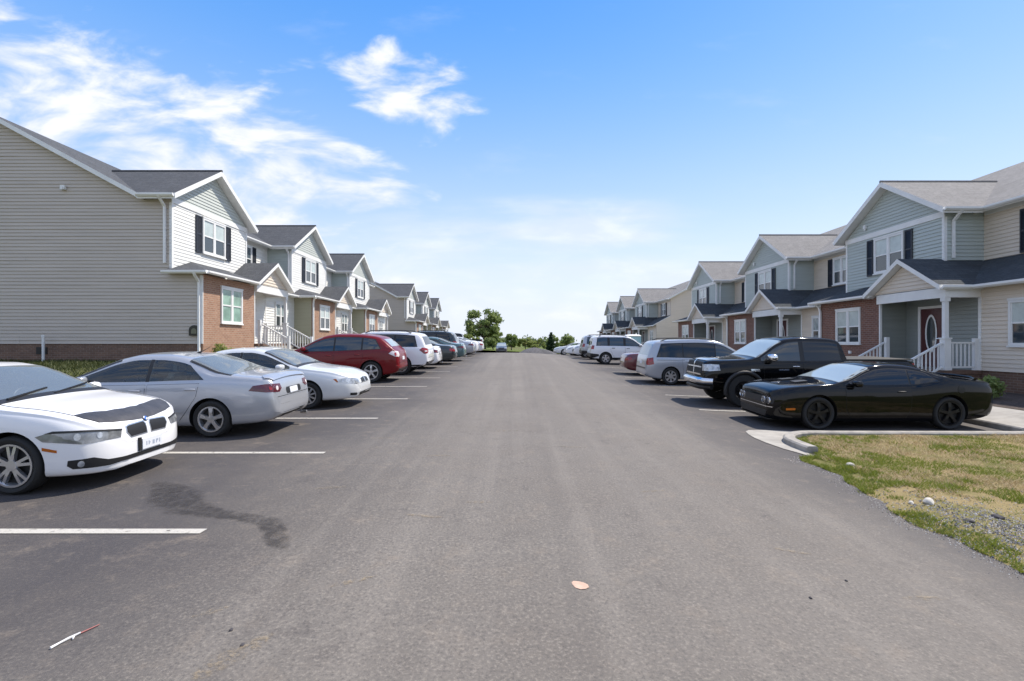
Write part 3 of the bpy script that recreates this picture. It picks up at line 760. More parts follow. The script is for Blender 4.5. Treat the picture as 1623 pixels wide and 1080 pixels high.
# things fixed to the near left end wall
mb = MB(); pts = [(-.19, 0), (.19, 0)] + [(.19 * math.cos(R(a)), .19 + .19 * math.sin(R(a))) for a in range(0, 181, 15)]
def extr(mb, pts, o, y0, y1, sc=1.0, m=0, dz=0):
    A = [(o[0] + x * sc, y0, o[1] + z * sc + dz) for x, z in pts]; Bq = [(x, y1, z) for x, _, z in A]
    mb.poly(A, m); mb.poly(Bq[::-1], m)
    for k in range(len(A)): j = (k + 1) % len(A); mb.poly([A[k], Bq[k], Bq[j], A[j]], m)
extr(mb, pts, (-11.72, 2.1), 18.42, 18.36)
pl = mb.build("house_plaque", pmat("plaque_dark", (.030, .028, .018), .5)); tag(pl, "small arched dark plaque on the taupe end wall beside the white downspout", "plaque")
mb = MB(); extr(mb, pts, (-11.72, 2.17), 18.358, 18.35, .52); mb.build("plaque_face", pmat("plaque_olive", (.16, .155, .10), .5), pl)
mb = MB(); mb.box(-16.58, -16.42, 18.34, 18.43, 7.42, 7.58); mb.box(-16.54, -16.46, 18.29, 18.34, 7.40, 7.50)
tag(mb.build("wall_vent", M_TRIM), "small white vent box high on the taupe end wall", "vent")
mb = MB(); mb.tube([(-17.05, 18.2, 1.0), (-17.05, 18.2, 2.05)], .045, 10); mb.tube([(-17.05, 18.2, 2.05), (-17.05, 18.2, 2.12)], .06, 10)
tag(mb.build("standpipe", M_TRIM, None, 60), "white capped pipe standing in the grass by the taupe end wall", "pipe")
mb = MB(); mb.box(-17.55, -17.15, 18.452, 18.47, 1.42, 1.68)
for k in range(5): mb.box(-17.53, -17.17, 18.44, 18.452, 1.44 + k * .045, 1.465 + k * .045)
tag(mb.build("foundation_vent", M_BLACK), "black louvred vent in the brick foundation of the near left house", "vent")

# ------------------------------------------------------------------ cars
def pchip(pts):
    x = np.array([p[0] for p in pts], float); y = np.array([p[1] for p in pts], float)
    h = np.diff(x); d = np.diff(y) / h; m = np.zeros(len(x)); m[0], m[-1] = d[0], d[-1]
    for i in range(1, len(x) - 1):
        if d[i - 1] * d[i] > 0:
            w1 = 2 * h[i] + h[i - 1]; w2 = h[i] + 2 * h[i - 1]; m[i] = (w1 + w2) / (w1 / d[i - 1] + w2 / d[i])
    def f(t):
        t = min(max(t, x[0]), x[-1]); i = int(min(max(np.searchsorted(x, t) - 1, 0), len(h) - 1)); s = (t - x[i]) / h[i]
        return float(y[i] * (1 + 2 * s) * (1 - s) ** 2 + m[i] * h[i] * s * (1 - s) ** 2 + y[i + 1] * s * s * (3 - 2 * s) + m[i + 1] * h[i] * s * s * (s - 1))
    return f
class Car:
    def __init__(s, sp):
        s.sp = sp; s.top = pchip(sp['top']); s.belt = pchip(sp['belt']); s.bot = pchip(sp['bot']); s.w = pchip(sp['w']); s.tum = sp.get('tum', .38)
        s.x0, s.x1 = sp['top'][0][0], sp['top'][-1][0]
    def sec(s, x):
        b, t, w = s.bot(x), s.top(x), s.w(x); sh = min(s.belt(x), t - .015); b = min(b, sh - .06)
        h = t - sh; r = min(.10, .42 * h); cr = min(s.sp.get('crown', .035), .55 * h); k = sh - b
        inn = s.sp.get('inset', .045); ys = w - inn * min(1, k / .3)
        tum = s.tum; yt = max(.12, ys - tum * h)
        P = [(0, b), (w * .5, b), (w * .86, b + .004), (w - .035, b + min(.05, .2 * k)), (w - .010, b + .26 * k), (w, b + .52 * k), (w - .006, b + .74 * k), (w - .022, sh - .10 * k), (ys + .004, sh - .012), (ys - .008, sh + min(.012, .1 * h))]
        P += [(ys - tum * h * .45, sh + .45 * h), (ys - tum * (h - r), t - r - cr * .7), (yt - .045 * min(1, h / .2), t - cr * .95), (yt * .62, t - cr * .36), (yt * .3, t - cr * .08), (0, t)]
        return P
    def ytop(s, x): return s.sec(x)[11][0]
    def half(s, x, sub=3):
        P = s.sec(x); out = []
        for i in range(len(P) - 1):
            p0, p1, p2, p3 = P[max(i - 1, 0)], P[i], P[i + 1], P[min(i + 2, len(P) - 1)]
            for k in range(sub):
                t = k / sub
                lin = i in (8,)
                q = []
                for c in (0, 1):
                    if lin: q.append(p1[c] + (p2[c] - p1[c]) * t); continue
                    m1 = (p2[c] - p0[c]) * .5; m2 = (p3[c] - p1[c]) * .5
                    L = abs(p2[c] - p1[c]) * 1.5 + 1e-6; m1 = max(-L * 1.9, min(L * 1.9, m1)); m2 = max(-L * 1.9, min(L * 1.9, m2))
                    q.append(p1[c] * (2 * t ** 3 - 3 * t * t + 1) + m1 * (t ** 3 - 2 * t * t + t) + p2[c] * (-2 * t ** 3 + 3 * t * t) + m2 * (t ** 3 - t * t))
                out.append((max(0, q[0]), q[1]))
        out.append(P[-1]); out[0] = (0, P[0][1]); return out
    def mesh(s):
        L = s.x1 - s.x0; xs = []
        n = int(L / .05); xs = [s.x0 + L * i / n for i in range(n + 1)]
        for e, sg in ((s.x0, 1), (s.x1, -1)): xs += [e + sg * d for d in (.008, .018, .03, .07, .12, .17)]
        xs = sorted(set(round(x, 4) for x in xs)); mb = MB(); rings = []
        for x in xs:
            H = s.half(x); ring = [(y, z) for y, z in H] + [(-y, z) for y, z in H[-2:0:-1]]
            rings.append(len(mb.v)); mb.v += [(x, y, z) for y, z in ring]; n = len(ring)
        for a, b in zip(rings[:-1], rings[1:]):
            for k in range(n): j = (k + 1) % n; mb.f.append((a + k, a + j, b + j, b + k)); mb.m.append(0)
        for a, flip in ((rings[0], False), (rings[-1], True)):
            # end caps as a mirrored grid strip
            h = n // 2
            for k in range(h):
                q = [a + k, a + k + 1, a + (n - k - 1) % n, a + (n - k) % n]
                q = [i for i in dict.fromkeys(q)]
                mb.f.append(tuple(q[::-1] if flip else q)); mb.m.append(0)
        return mb

def patch(bvh, pts, d, res=.06, off=.004, thick=.012):
    """a panel whose outline (3-D points) is laid along -d onto the car's own surface"""
    d = Vector(d).normalized(); e1 = d.cross(Vector((0, 0, 1)))
    e1 = e1.normalized() if e1.length > .1 else Vector((0, 1, 0)); e2 = e1.cross(d).normalized()
    uv = [(Vector(p).dot(e1), Vector(p).dot(e2)) for p in pts]; md = sum(Vector(p).dot(d) for p in pts) / len(pts)
    bm = bmesh.new(); vs = [bm.verts.new((u, v, 0)) for u, v in uv]
    f = bm.faces.new(vs); bm.normal_update(); bmesh.ops.triangulate(bm, faces=[f])
    for ax in (0, 1):
        lo, hi = min(q[ax] for q in uv), max(q[ax] for q in uv); n = int((hi - lo) / res)
        for k in range(1, n + 1):
            co = [0, 0, 0]; co[ax] = lo + (hi - lo) * k / (n + 1); no = [0, 0, 0]; no[ax] = 1
            bmesh.ops.bisect_plane(bm, geom=bm.verts[:] + bm.edges[:] + bm.faces[:], plane_co=co, plane_no=no)
    nr = {}
    for v in bm.verts:
        o = e1 * v.co.x + e2 * v.co.y
        h = bvh.ray_cast(o + d * 6, -d)
        if h[0] is None or h[0].dot(d) < md - 1.2: h = bvh.find_nearest(o + d * md)
        nrm = h[1] if h[1].dot(d) > 0 else -h[1]
        v.co = h[0] + nrm * off; nr[v] = nrm
    bm.normal_update()
    flip = [f for f in bm.faces if sum((nr[v] for v in f.verts), Vector()).dot(f.normal) < 0]
    if flip: bmesh.ops.reverse_faces(bm, faces=flip)
    be = [e for e in bm.edges if e.is_boundary]; bn = {v: nr[v] for e in be for v in e.verts}
    g = bmesh.ops.extrude_edge_only(bm, edges=be)['geom']
    for v in g:
        if isinstance(v, bmesh.types.BMVert):
            near = min(bn, key=lambda q: (q.co - v.co).length_squared); v.co = v.co - bn[near] * thick
    return bm
def bm_obj(bm, name, mat, parent, smooth=35):
    me = bpy.data.meshes.new(name); bm.to_mesh(me); bm.free(); me.materials.append(mat); finish(me, smooth)
    o = bpy.data.objects.new(name, me); COL.objects.link(o); o.parent = parent; return o
def join_bm(bms):
    out = bmesh.new()
    for b in bms:
        me = bpy.data.meshes.new("tmp"); b.to_mesh(me); b.free(); out.from_mesh(me); bpy.data.meshes.remove(me)
    return out
def mir(pts): return [(x, -y, z) for x, y, z in pts][::-1]
def strip_pts(pl, w):
    """a thin outline around a polyline in the x-z plane (for side seams)"""
    up, dn = [], []
    for i, p in enumerate(pl):
        a = Vector(pl[max(i - 1, 0)]); b = Vector(pl[min(i + 1, len(pl) - 1)]); t = (b - a).normalized(); n = Vector((-t.y, t.x))
        up.append((p[0] + n.x * w / 2, p[1] + n.y * w / 2)); dn.append((p[0] - n.x * w / 2, p[1] - n.y * w / 2))
    return up + dn[::-1]

def make_wheel(root, x, y, Rr, width, rimr, spokes, rim_mat, style, side):
    t = MB(); w = width / 2; o = (0, 0, 0)
    t.lathe([(rimr, -w * .78), (rimr + .02, -w * .95), (Rr - .035, -w), (Rr - .012, -w * .85), (Rr, -w * .55), (Rr, w * .55), (Rr - .012, w * .85), (Rr - .035, w), (rimr + .02, w * .95), (rimr, w * .78), (rimr, -w * .78)], 40)
    wo = t.build("wheel", M_TYRE, root, 40); wo.location = (x, y, Rr)
    r = MB(); s = side; yo = s * w
    # lip and barrel
    r.lathe([(rimr - .001, yo * .80), (rimr - .002, yo * .93), (rimr - .022, yo * .93), (rimr - .03, yo * .80), (rimr - .035, yo * .2)], 40, 0)
    r.lathe([(rimr - .03, yo * .18), (.02, yo * .18)], 24, 1)
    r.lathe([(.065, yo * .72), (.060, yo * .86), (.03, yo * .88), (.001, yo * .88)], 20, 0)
    for k in range(spokes):
        offs = (-.10, .10) if style == 'double' else (0,)
        for da in offs:
            a = 2 * math.pi * k / spokes + .3; a2 = a + da * 1.9; a1 = a + da * .5
            hw0, hw1 = {'thin': (.020, .018), 'wide': (.045, .060), 'double': (.020, .017), 'five': (.034, .040)}[style]
            p0 = Vector((math.cos(a1) * .03, yo * .82, math.sin(a1) * .03)); p1 = Vector((math.cos(a2) * (rimr - .02), yo * .80, math.sin(a2) * (rimr - .02)))
            d = (p1 - p0).normalized(); n = Vector((-d.z, 0, d.x)); dep = Vector((0, -yo * .30, 0)); bulge = Vector((0, yo * .06, 0))
            A = [p0 - n * hw0, p0 + n * hw0, p1 + n * hw1, p1 - n * hw1]; pm = (p0 + p1) / 2 + bulge
            r.poly([A[0], A[1], pm + n * (hw0 * .8), pm - n * (hw0 * .8)]); r.poly([pm - n * (hw0 * .8), pm + n * (hw0 * .8), A[2], A[3]])
            r.poly([A[0], pm - n * (hw0 * .8), A[3], A[3] + dep, A[0] + dep]); r.poly([A[1] + dep, A[2] + dep, A[2], pm + n * (hw0 * .8), A[1]])
    r.build("rim", [rim_mat, M_WELL], wo, 40)

def dlo_panes(C, sp):
    dlo = sp['dlo']; d0 = dlo.get('gap', .085); xs = [C.x0 + (C.x1 - C.x0) * i / 120 for i in range(121)]
    xa, xb = dlo['x']; lowz = lambda x: C.belt(x) + dlo.get('sill', .025)
    band = [x for x in xs if xa <= x <= xb and C.top(x) - d0 > lowz(x) + .012]
    poly = [(x, lowz(x)) for x in band] + [(x, C.top(x) - d0 - .010) for x in band][::-1]
    rb, rt = dlo['rear']        # rear pillar cut: x at the sill, x at the roof
    def cut_line(poly, p, q):
        nx, nz = (q[1] - p[1]), -(q[0] - p[0]); out = []
        sd = lambda a: (a[0] - p[0]) * nx + (a[1] - p[1]) * nz
        for i, a in enumerate(poly):
            b = poly[(i + 1) % len(poly)]; u, v = sd(a), sd(b)
            if u >= 0: out.append(a)
            if u * v < 0: t = u / (u - v); out.append((a[0] + t * (b[0] - a[0]), a[1] + t * (b[1] - a[1])))
        return out
    poly = cut_line(poly, (rb, lowz(rb)), (rt, C.top(rt) - d0))
    br = dlo['breaks']; xl = [9] + sorted(br, reverse=True) + [-9]; e = dlo.get('pillar', .03)
    xl = xl[::-1]
    cz = sum(p[1] for p in poly) / len(poly); cx = sum(p[0] for p in poly) / len(poly)
    shr = [(x + (cx - x) * .025, z + (cz - z) * .085) for x, z in poly]; out = []
    for i in range(len(xl) - 1):
        q = clip(clip(shr, 0, xl[i] + e, True), 0, xl[i + 1] - e, False)
        if len(q) < 3 or max(p[0] for p in q) - min(p[0] for p in q) < .06: continue
        out.append((i, q))
    return poly, out
M_CABIN = pmat("cabin_trim", (.10, .095, .09), .8)
M_SEAT = pmat("grey_seat", (.20, .19, .18), .8, var=.15)
M_SEATB = pmat("beige_seat", (.36, .32, .27), .8, var=.12)
def glass_mat(name, tint, ior=1.75, dust=.03):
    m = bpy.data.materials.new(name); m.use_nodes = True; g = NT(m.node_tree)
    tr = g.n.new('ShaderNodeBsdfTransparent'); tr.inputs[0].default_value = tuple(tint) + (1,)
    gl_ = g.n.new('ShaderNodeBsdfGlossy'); gl_.inputs['Roughness'].default_value = .02
    fr = g.new('ShaderNodeFresnel', IOR=ior); mx = g.n.new('ShaderNodeMixShader')
    g.l.new(fr.outputs[0], mx.inputs[0]); g.l.new(tr.outputs[0], mx.inputs[1]); g.l.new(gl_.outputs[0], mx.inputs[2])
    df = g.n.new('ShaderNodeBsdfDiffuse'); df.inputs[0].default_value = (.55, .62, .64, 1)        # a film of dust
    m2 = g.n.new('ShaderNodeMixShader'); m2.inputs[0].default_value = dust
    g.l.new(mx.outputs[0], m2.inputs[1]); g.l.new(df.outputs[0], m2.inputs[2])
    g.l.new(m2.outputs[0], g.n['Material Output'].inputs[0]); return m
M_CLRGL = glass_mat("clear_car_glass", (.62, .74, .74)); M_CLRSC = glass_mat("clear_windscreen", (.84, .90, .91), 2.9, .17)
def hollow(C, sp, body, bvh):
    """cut the cabin out of the solid body and open its windows"""
    xa, xb = sp['open']; cav = MB(); N = 22; L = []
    for i in range(N + 1):
        x = xa + (xb - xa) * i / N; t = C.top(x) - .05; bl = min(C.belt(x), t - .04); w = C.w(x) - .10; yt = max(.2, C.ytop(x) - .03)
        H = [(w - .30, .40), (w - .28, .735), (w, max(.76, bl - .14)), (w, max(.78, bl - .02)), (yt, t - .05), (yt - .10, t - .01)]
        ring = [(x, y, z) for y, z in H] + [(x, 0, t)] + [(x, -y, z) for y, z in H[::-1]] + [(x, 0, .36)]
        L.append(len(cav.v)); cav.v += ring; n = len(ring)
    for a, b in zip(L[:-1], L[1:]):
        for k in range(n): j = (k + 1) % n; cav.f.append((a + k, b + k, b + j, a + j)); cav.m.append(0)
    cav.f.append(tuple(range(L[0], L[0] + n))); cav.f.append(tuple(range(L[-1], L[-1] + n))[::-1]); cav.m += [0, 0]
    cuts = [cav]
    win = MB()
    for i, q in dlo_panes(C, sp)[1]:
        A = [(x, -1.4, z) for x, z in q]; Bq = [(x, 1.4, z) for x, z in q]; win.poly(A); win.poly(Bq[::-1])
        for k in range(len(A)): j = (k + 1) % len(A); win.poly([A[k], Bq[k], Bq[j], A[j]])
    for key in ('ws', 'rw'):
        if key not in sp: continue
        p, q = sp[key]; m = 8; xs = [p + (q - p) * i / m for i in range(m + 1)]
        if q < p: xs = xs[::-1]
        rows = []
        for k, x in enumerate(xs):
            y = C.ytop(x) - .052; t = C.top(x)
            rows.append([(x, y, t - .075), (x, y, t + .3), (x, -y, t + .3), (x, -y, t - .075)])
        for A, Bq in zip(rows[:-1], rows[1:]):
            for k in range(4): j = (k + 1) % 4; win.poly([A[k], Bq[k], Bq[j], A[j]])
        win.poly(rows[0]); win.poly(rows[-1][::-1])
    cuts.append(win)
    for mb in cuts:
        cm = mb.data("cut", M_CABIN); co = bpy.data.objects.new("cut", cm); COL.objects.link(co)
        b2 = bmesh.new(); b2.from_mesh(cm); bmesh.ops.remove_doubles(b2, verts=b2.verts, dist=.0005); bmesh.ops.recalc_face_normals(b2, faces=b2.faces); b2.to_mesh(cm); b2.free()
        md = body.modifiers.new("b", 'BOOLEAN'); md.operation = 'DIFFERENCE'; md.solver = 'EXACT'; md.use_self = True; md.object = co; md.material_mode = 'TRANSFER'
        dg = bpy.context.evaluated_depsgraph_get(); dg.update()
        nm = bpy.data.meshes.new_from_object(body.evaluated_get(dg)); nm.name = "body"
        body.modifiers.clear(); body.data = nm
        bpy.data.objects.remove(co); bpy.data.meshes.remove(cm)
    return nm
def soft_box(x0, x1, y0, y1, z0, z1, lean=0.0):
    b = bmesh.new(); bmesh.ops.create_cube(b, size=1)
    bmesh.ops.bevel(b, geom=b.edges[:], offset=.16, segments=3, affect='EDGES')
    for v in b.verts:
        p = v.co; v.co = Vector(((x0 + x1) / 2 + p.x * (x1 - x0) - lean * (p.z + .5), (y0 + y1) / 2 + p.y * (y1 - y0), (z0 + z1) / 2 + p.z * (z1 - z0)))
    return b
def furnish(C, sp, root):
    sm = sp.get('seat', M_SEAT); f = sp.get('seat_x', -.35)
    for s in (-1, 1):
        so_ = bm_obj(join_bm([soft_box(f, f + .5, s * .37 - .24, s * .37 + .24, .42, .58), soft_box(f - .08, f + .08, s * .37 - .24, s * .37 + .24, .5, 1.08, .16)]), "front_seat", sm, root, 50)
        bm_obj(soft_box(f - .25, f - .14, s * .37 - .12, s * .37 + .12, 1.09, 1.25), "head_rest", sm, so_, 50)
    so_ = bm_obj(join_bm([soft_box(f - .85, f - .4, -.6, .6, .42, .58), soft_box(f - .92, f - .78, -.6, .6, .5, .99, .14)]), "rear_seat", sm, root, 50)
    for s in (-1, 1): bm_obj(soft_box(f - 1.10, f - .99, s * .36 - .11, s * .36 + .11, .98, 1.10), "head_rest", sm, so_, 50)
    xc = sp['ws'][0]
    d = soft_box(xc - .62, xc - .12, -C.w(xc) + .14, C.w(xc) - .14, .62, C.belt(xc) + .01); bm_obj(d, "dashboard", M_CABIN, root, 50)
    m = MB(); pts = []
    for k in range(21): a = 2 * math.pi * k / 20; pts.append((xc - .72 - .05 * math.sin(a), .37 + .18 * math.cos(a), .88 + .17 * math.sin(a)))
    m.tube(pts, .017, 7, 0, False); m.bar((xc - .72, .20, .88), (xc - .72, .54, .88), .05, .03); m.build("steering_wheel", M_BLACK, root, 50)
    xm = sp['ws'][1]; m = MB(); m.box(xm + .10, xm + .125, -.11, .11, C.top(xm) - .16, C.top(xm) - .09); m.build("inner_mirror", M_BLACK, root)

def build_car(sp, name, label, cat, group, loc, rz, paint_mat):
    """one car: local +x is its nose, origin on the ground at its middle"""
    C = Car(sp); root = empty(name, loc, rz, label, cat, group)
    mb = C.mesh(); me = mb.data("body", [paint_mat, M_BLACK]); body = bpy.data.objects.new("body", me); COL.objects.link(body)
    bm = bmesh.new(); bm.from_mesh(me); bmesh.ops.recalc_face_normals(bm, faces=bm.faces); bm.to_mesh(me)
    bvh = BVHTree.FromBMesh(bm); bm.free()
    Rr = sp['R']; xr, xf = sp['axles']
    # wheel arches
    cuts = MB(); ra = Rr * sp.get('arch', 1.13); wmax = max(p[1] for p in sp['w'])
    c = MB()
    for ax in (xr, xf):
        for s in (-1, 1):
            y0, y1 = sorted((s * (wmax - .27), s * (wmax + .2)))
            c.lathe([(.0005, y0), (ra, y0), (ra, y1), (.0005, y1)], 40, 0, (ax, 0, Rr + sp.get('archz', .01)))
    cm = c.data("cut", M_BLACK); co = bpy.data.objects.new("cut", cm); COL.objects.link(co)
    b2 = bmesh.new(); b2.from_mesh(cm); bmesh.ops.remove_doubles(b2, verts=b2.verts, dist=.002); bmesh.ops.recalc_face_normals(b2, faces=b2.faces); b2.to_mesh(cm); b2.free()
    md = body.modifiers.new("b", 'BOOLEAN'); md.operation = 'DIFFERENCE'; md.solver = 'EXACT'; md.use_self = True; md.object = co; md.material_mode = 'TRANSFER'
    dg = bpy.context.evaluated_depsgraph_get(); dg.update()
    nm = bpy.data.meshes.new_from_object(body.evaluated_get(dg)); nm.name = "body"
    body.modifiers.clear(); body.data = nm; body.parent = root
    bpy.data.objects.remove(co); bpy.data.meshes.remove(cm)
    open_cabin = sp.get('open')
    if open_cabin: nm = hollow(C, sp, body, bvh)
    nm.polygons.foreach_set('use_smooth', [True] * len(nm.polygons)); nm.set_sharp_from_angle(angle=R(32))
    if open_cabin: furnish(C, sp, root)
    tyre_w = sp.get('tw', .215)
    for ax in (xr, xf):
        for s in (-1, 1):
            make_wheel(root, ax, s * (C.w(ax) - tyre_w / 2 - .012 + sp.get('track', 0)), Rr, tyre_w, sp['rim'], sp['spokes'][0], sp.get('rim_mat', M_ALLOY), sp['spokes'][1], s)
    gl = sp.get('glass', M_GLASSC); scr = sp.get('screen', M_SCREEN)
    def add(nm_, pts, d, mat, both=False, off=.004, res=.06, parent=root, thick=.012):
        o = bm_obj(patch(bvh, pts, d, res, off, thick), nm_, mat, parent)
        if both: bm_obj(patch(bvh, mir(pts), (d[0], -d[1], d[2]), res, off, thick), nm_, mat, parent)
        return o
    # windscreen and rear window, projected from above
    def screen(nm_, xa, xb, mat, inset=.05, n=8, frame=True):
        q = [xa + (xb - xa) * i / n for i in range(n + 1)]
        def outl(ins, e):
            sg = 1 if xb > xa else -1
            qq = [x for x in q]; qq[0] -= e * sg; qq[-1] += e * sg
            return [(x, C.ytop(x) - ins, C.top(x)) for x in qq] + [(x, -C.ytop(x) + ins, C.top(x)) for x in qq[::-1]]
        if not sp.get('open'): add(nm_ + "_seal", outl(inset - .02, .02), (0, 0, 1), M_BLACK, off=.0015, thick=.004)
        else:
            for sy in (1, -1):
                e = [(x, sy * (C.ytop(x) - inset + .012), 0) for x in q] + [(x, sy * (C.ytop(x) - inset - .022), 0) for x in q[::-1]]
                add(nm_ + "_seal", e if sy > 0 else e[::-1], (0, 0, 1), M_BLACK, off=.006, thick=.004)
            if nm_ == "windscreen":
                yy = C.ytop(xa) - inset; add("cowl", [(xa + .06, -yy - .03, 0), (xa + .06, yy + .03, 0), (xa - .03, yy - .01, 0), (xa - .03, -yy + .01, 0)], (0, 0, 1), M_BLACK, off=.006, thick=.004)
        return add(nm_, outl(inset, 0), (0, 0, 1), mat, off=.0035, thick=.003)
    ws = screen("windscreen", *sp['ws'], scr)
    if 'rw' in sp: screen("rear_window", *sp['rw'], sp.get('rw_mat', gl))
    if 'rwx' in sp:
        add("rear_window", sp['rwx'], (-1, 0, .25), sp.get('rw_mat', gl), off=.005)
    # side glass
    poly, panes = dlo_panes(C, sp); dlo = sp['dlo']
    if not open_cabin: add("window_trim", [(x, 1, z) for x, z in poly], (0, 1, 0), dlo.get('trim', M_BLACK), True, off=.0015, thick=.004)
    else:
        for bx in dlo['breaks']:
            w_ = dlo.get('pillar', .03) - .004; zs_ = [z for x, z in poly if abs(x - bx) < .12]
            if zs_: add("window_pillar", [(bx - w_, 1, min(zs_) + .01), (bx + w_, 1, min(zs_) + .01), (bx + w_, 1, max(zs_) - .015), (bx - w_, 1, max(zs_) - .015)], (0, 1, 0), M_BLACK, True, off=.003, thick=.004)
    for i, q in panes:
        add("side_window", [(x, 1, z) for x, z in q], (0, 1, 0), dlo['mats'][i] if 'mats' in dlo else gl, True, off=.004, thick=.003)
    # doors: their seams, skins and handles
    for (xa, xb, pts) in sp.get('doors', []):
        for s in (1, -1):
            P3 = [(x, s, z) for x, z in pts]
            if s < 0: P3 = P3[::-1]
            seam = []
            cxx = sum(p[0] for p in P3) / len(P3); czz = sum(p[2] for p in P3) / len(P3)
            grow = [(x + math.copysign(.006, x - cxx), y, z + math.copysign(.006, z - czz)) for x, y, z in P3]
            bm_obj(patch(bvh, grow, (0, s, 0), .08, .0012, .004), "door_gap", M_SEAM, root)
            do = bm_obj(patch(bvh, P3, (0, s, 0), .08, .0042, .006), "door", paint_mat, root)
            hz = C.belt((xa + xb) / 2) - .11; hx = sp.get('handle_rear', True) and xa + .16 or xb - .2
            h = bvh.ray_cast(Vector((hx, s * 4, hz)), Vector((0, -s, 0)))
            if h[0]:
                m = MB(); m.tube([h[0] + Vector((-.09, s * .004, 0)), h[0] + Vector((-.07, s * .035, .004)), h[0] + Vector((.07, s * .035, .004)), h[0] + Vector((.09, s * .004, 0))], .014, 8)
                m.build("handle", sp.get('handle_mat', paint_mat), do, 50)
    # mirrors
    mx, mz, msz = sp['mirror']
    for s in (1, -1):
        h = bvh.ray_cast(Vector((mx, s * 4, mz - .04)), Vector((0, -s, 0))); y = abs(h[0].y) if h[0] else C.w(mx)
        b = bmesh.new(); bmesh.ops.create_uvsphere(b, u_segments=14, v_segments=10, radius=1)
        for v in b.verts:
            p = v.co; k = lambda a: math.copysign(abs(a) ** .7, a)
            v.co = Vector((mx + k(p.x) * .075 * msz - .02 * p.y * s, s * (y + .12) + k(p.y) * .105 * msz, mz + .03 + k(p.z) * .068 * msz))
        o = bm_obj(b, "mirror", sp.get('mirror_mat', paint_mat), root, 60)
        m = MB(); m.bar((mx, s * (y - .03), mz - .01), (mx, s * (y + .07), mz + .01), .05, .04); m.build("mirror_arm", M_BLACK, o)
    # further pieces: (name, points, direction, material, both sides, offset)
    for it in sp.get('extra', []):
        nm_, pts, d, mat, both = it[:5]
        add(nm_, pts, d, mat if mat != 'paint' else paint_mat, both, it[5] if len(it) > 5 else .005, it[6] if len(it) > 6 else .05)
    if 'more' in sp: sp['more'](root, bvh, C, add, paint_mat)
    return root
def disc(x, y, z, r, n=14, plane='x', sq=1.0):
    return [(x, y + r * math.cos(2 * math.pi * k / n), z + sq * r * math.sin(2 * math.pi * k / n)) for k in range(n)]
def rrect(x, y0, y1, z0, z1, c=.03):
    return [(x, y0 + c, z0), (x, y1 - c, z0), (x, y1, z0 + c), (x, y1, z1 - c), (x, y1 - c, z1), (x, y0 + c, z1), (x, y0, z1 - c), (x, y0, z0 + c)]
def lift(pts, s=1): return [(x, s, z) for x, z in pts]

# ---- white sport sedan (nose to the road)
def bmw_more(root, bvh, C, add, pm):
    add("grille_frame", [(2.3, .03, .53), (2.3, .30, .525), (2.3, .355, .60), (2.3, .345, .675), (2.3, .30, .69), (2.3, .05, .70), (2.3, .025, .66)], (1, 0, .1), M_ALLOY, True, .004, .04)
    add("grille", [(2.3, .045, .545), (2.3, .292, .54), (2.3, .338, .605), (2.3, .328, .665), (2.3, .295, .675), (2.3, .06, .685), (2.3, .04, .65)], (1, 0, .1), M_BLACK, True, .007, .04)
    bra = [(1.95, -.69, 0), (2.05, -.675, 0), (2.16, -.60, 0), (2.205, -.45, 0), (2.24, -.2, 0), (2.25, 0, 0)]
    q = bra + [(x, -y, 0) for x, y, z in bra[-2::-1]]
    q += [(1.955, .55, 0), (1.99, .42, 0), (2.02, .30, 0), (2.03, .2, 0), (2.055, .12, 0), (2.045, .02, 0), (2.055, -.1, 0), (2.035, -.22, 0), (2.03, -.34, 0), (1.985, -.46, 0), (1.96, -.56, 0)]
    add("hood_bra", q, (0, 0, 1), M_BRA, False, .010, .05)
    em = add("emblem", disc(2.3, 0, .735, .042), (1, 0, .5), M_BLACK, False, .008, .1)
    add("emblem_disc", disc(2.3, 0, .735, .030), (1, 0, .5), M_PLATE, False, .0105, .1, em)
    for a, b in ((0, 1), (2, 3)):
        t0 = a * math.pi / 2
        add("emblem_quarter", [(2.3, 0, .735)] + [(2.3, .030 * math.cos(t0 + k * math.pi / 12), .735 + .030 * math.sin(t0 + k * math.pi / 12)) for k in range(7)], (1, 0, .5), M_BLUE, False, .012, .1, em)
    pl = MB(); pl.box(2.315, 2.333, -.15, .19, .345, .475); po = pl.build("license_plate", M_PLATE, root)
    k = MB()
    for y0, y1, z0, z1 in ((-.09, -.075, .385, .435), (-.05, -.035, .385, .435), (-.035, -.02, .405, .42), (.02, .055, .38, .43), (.08, .095, .38, .43), (.095, .12, .405, .43), (.14, .155, .38, .43)):
        k.box(2.3332, 2.335, y0, y1, z0, z1)
    k.build("plate_marks", M_INK, po)
    b = MB(); b.box(2.30, 2.333, -.20, -.165, .335, .50); b.build("tow_cover", M_BLACK, root)
    for y0, y1 in ((-.62, .02), (-.02, .62)):
        w = MB(); w.bar((1.12, y0, C.top(1.12) + .005), (.98, y1, C.top(.98) + .01), .022, .018); w.build("wiper", M_BLACK, root)
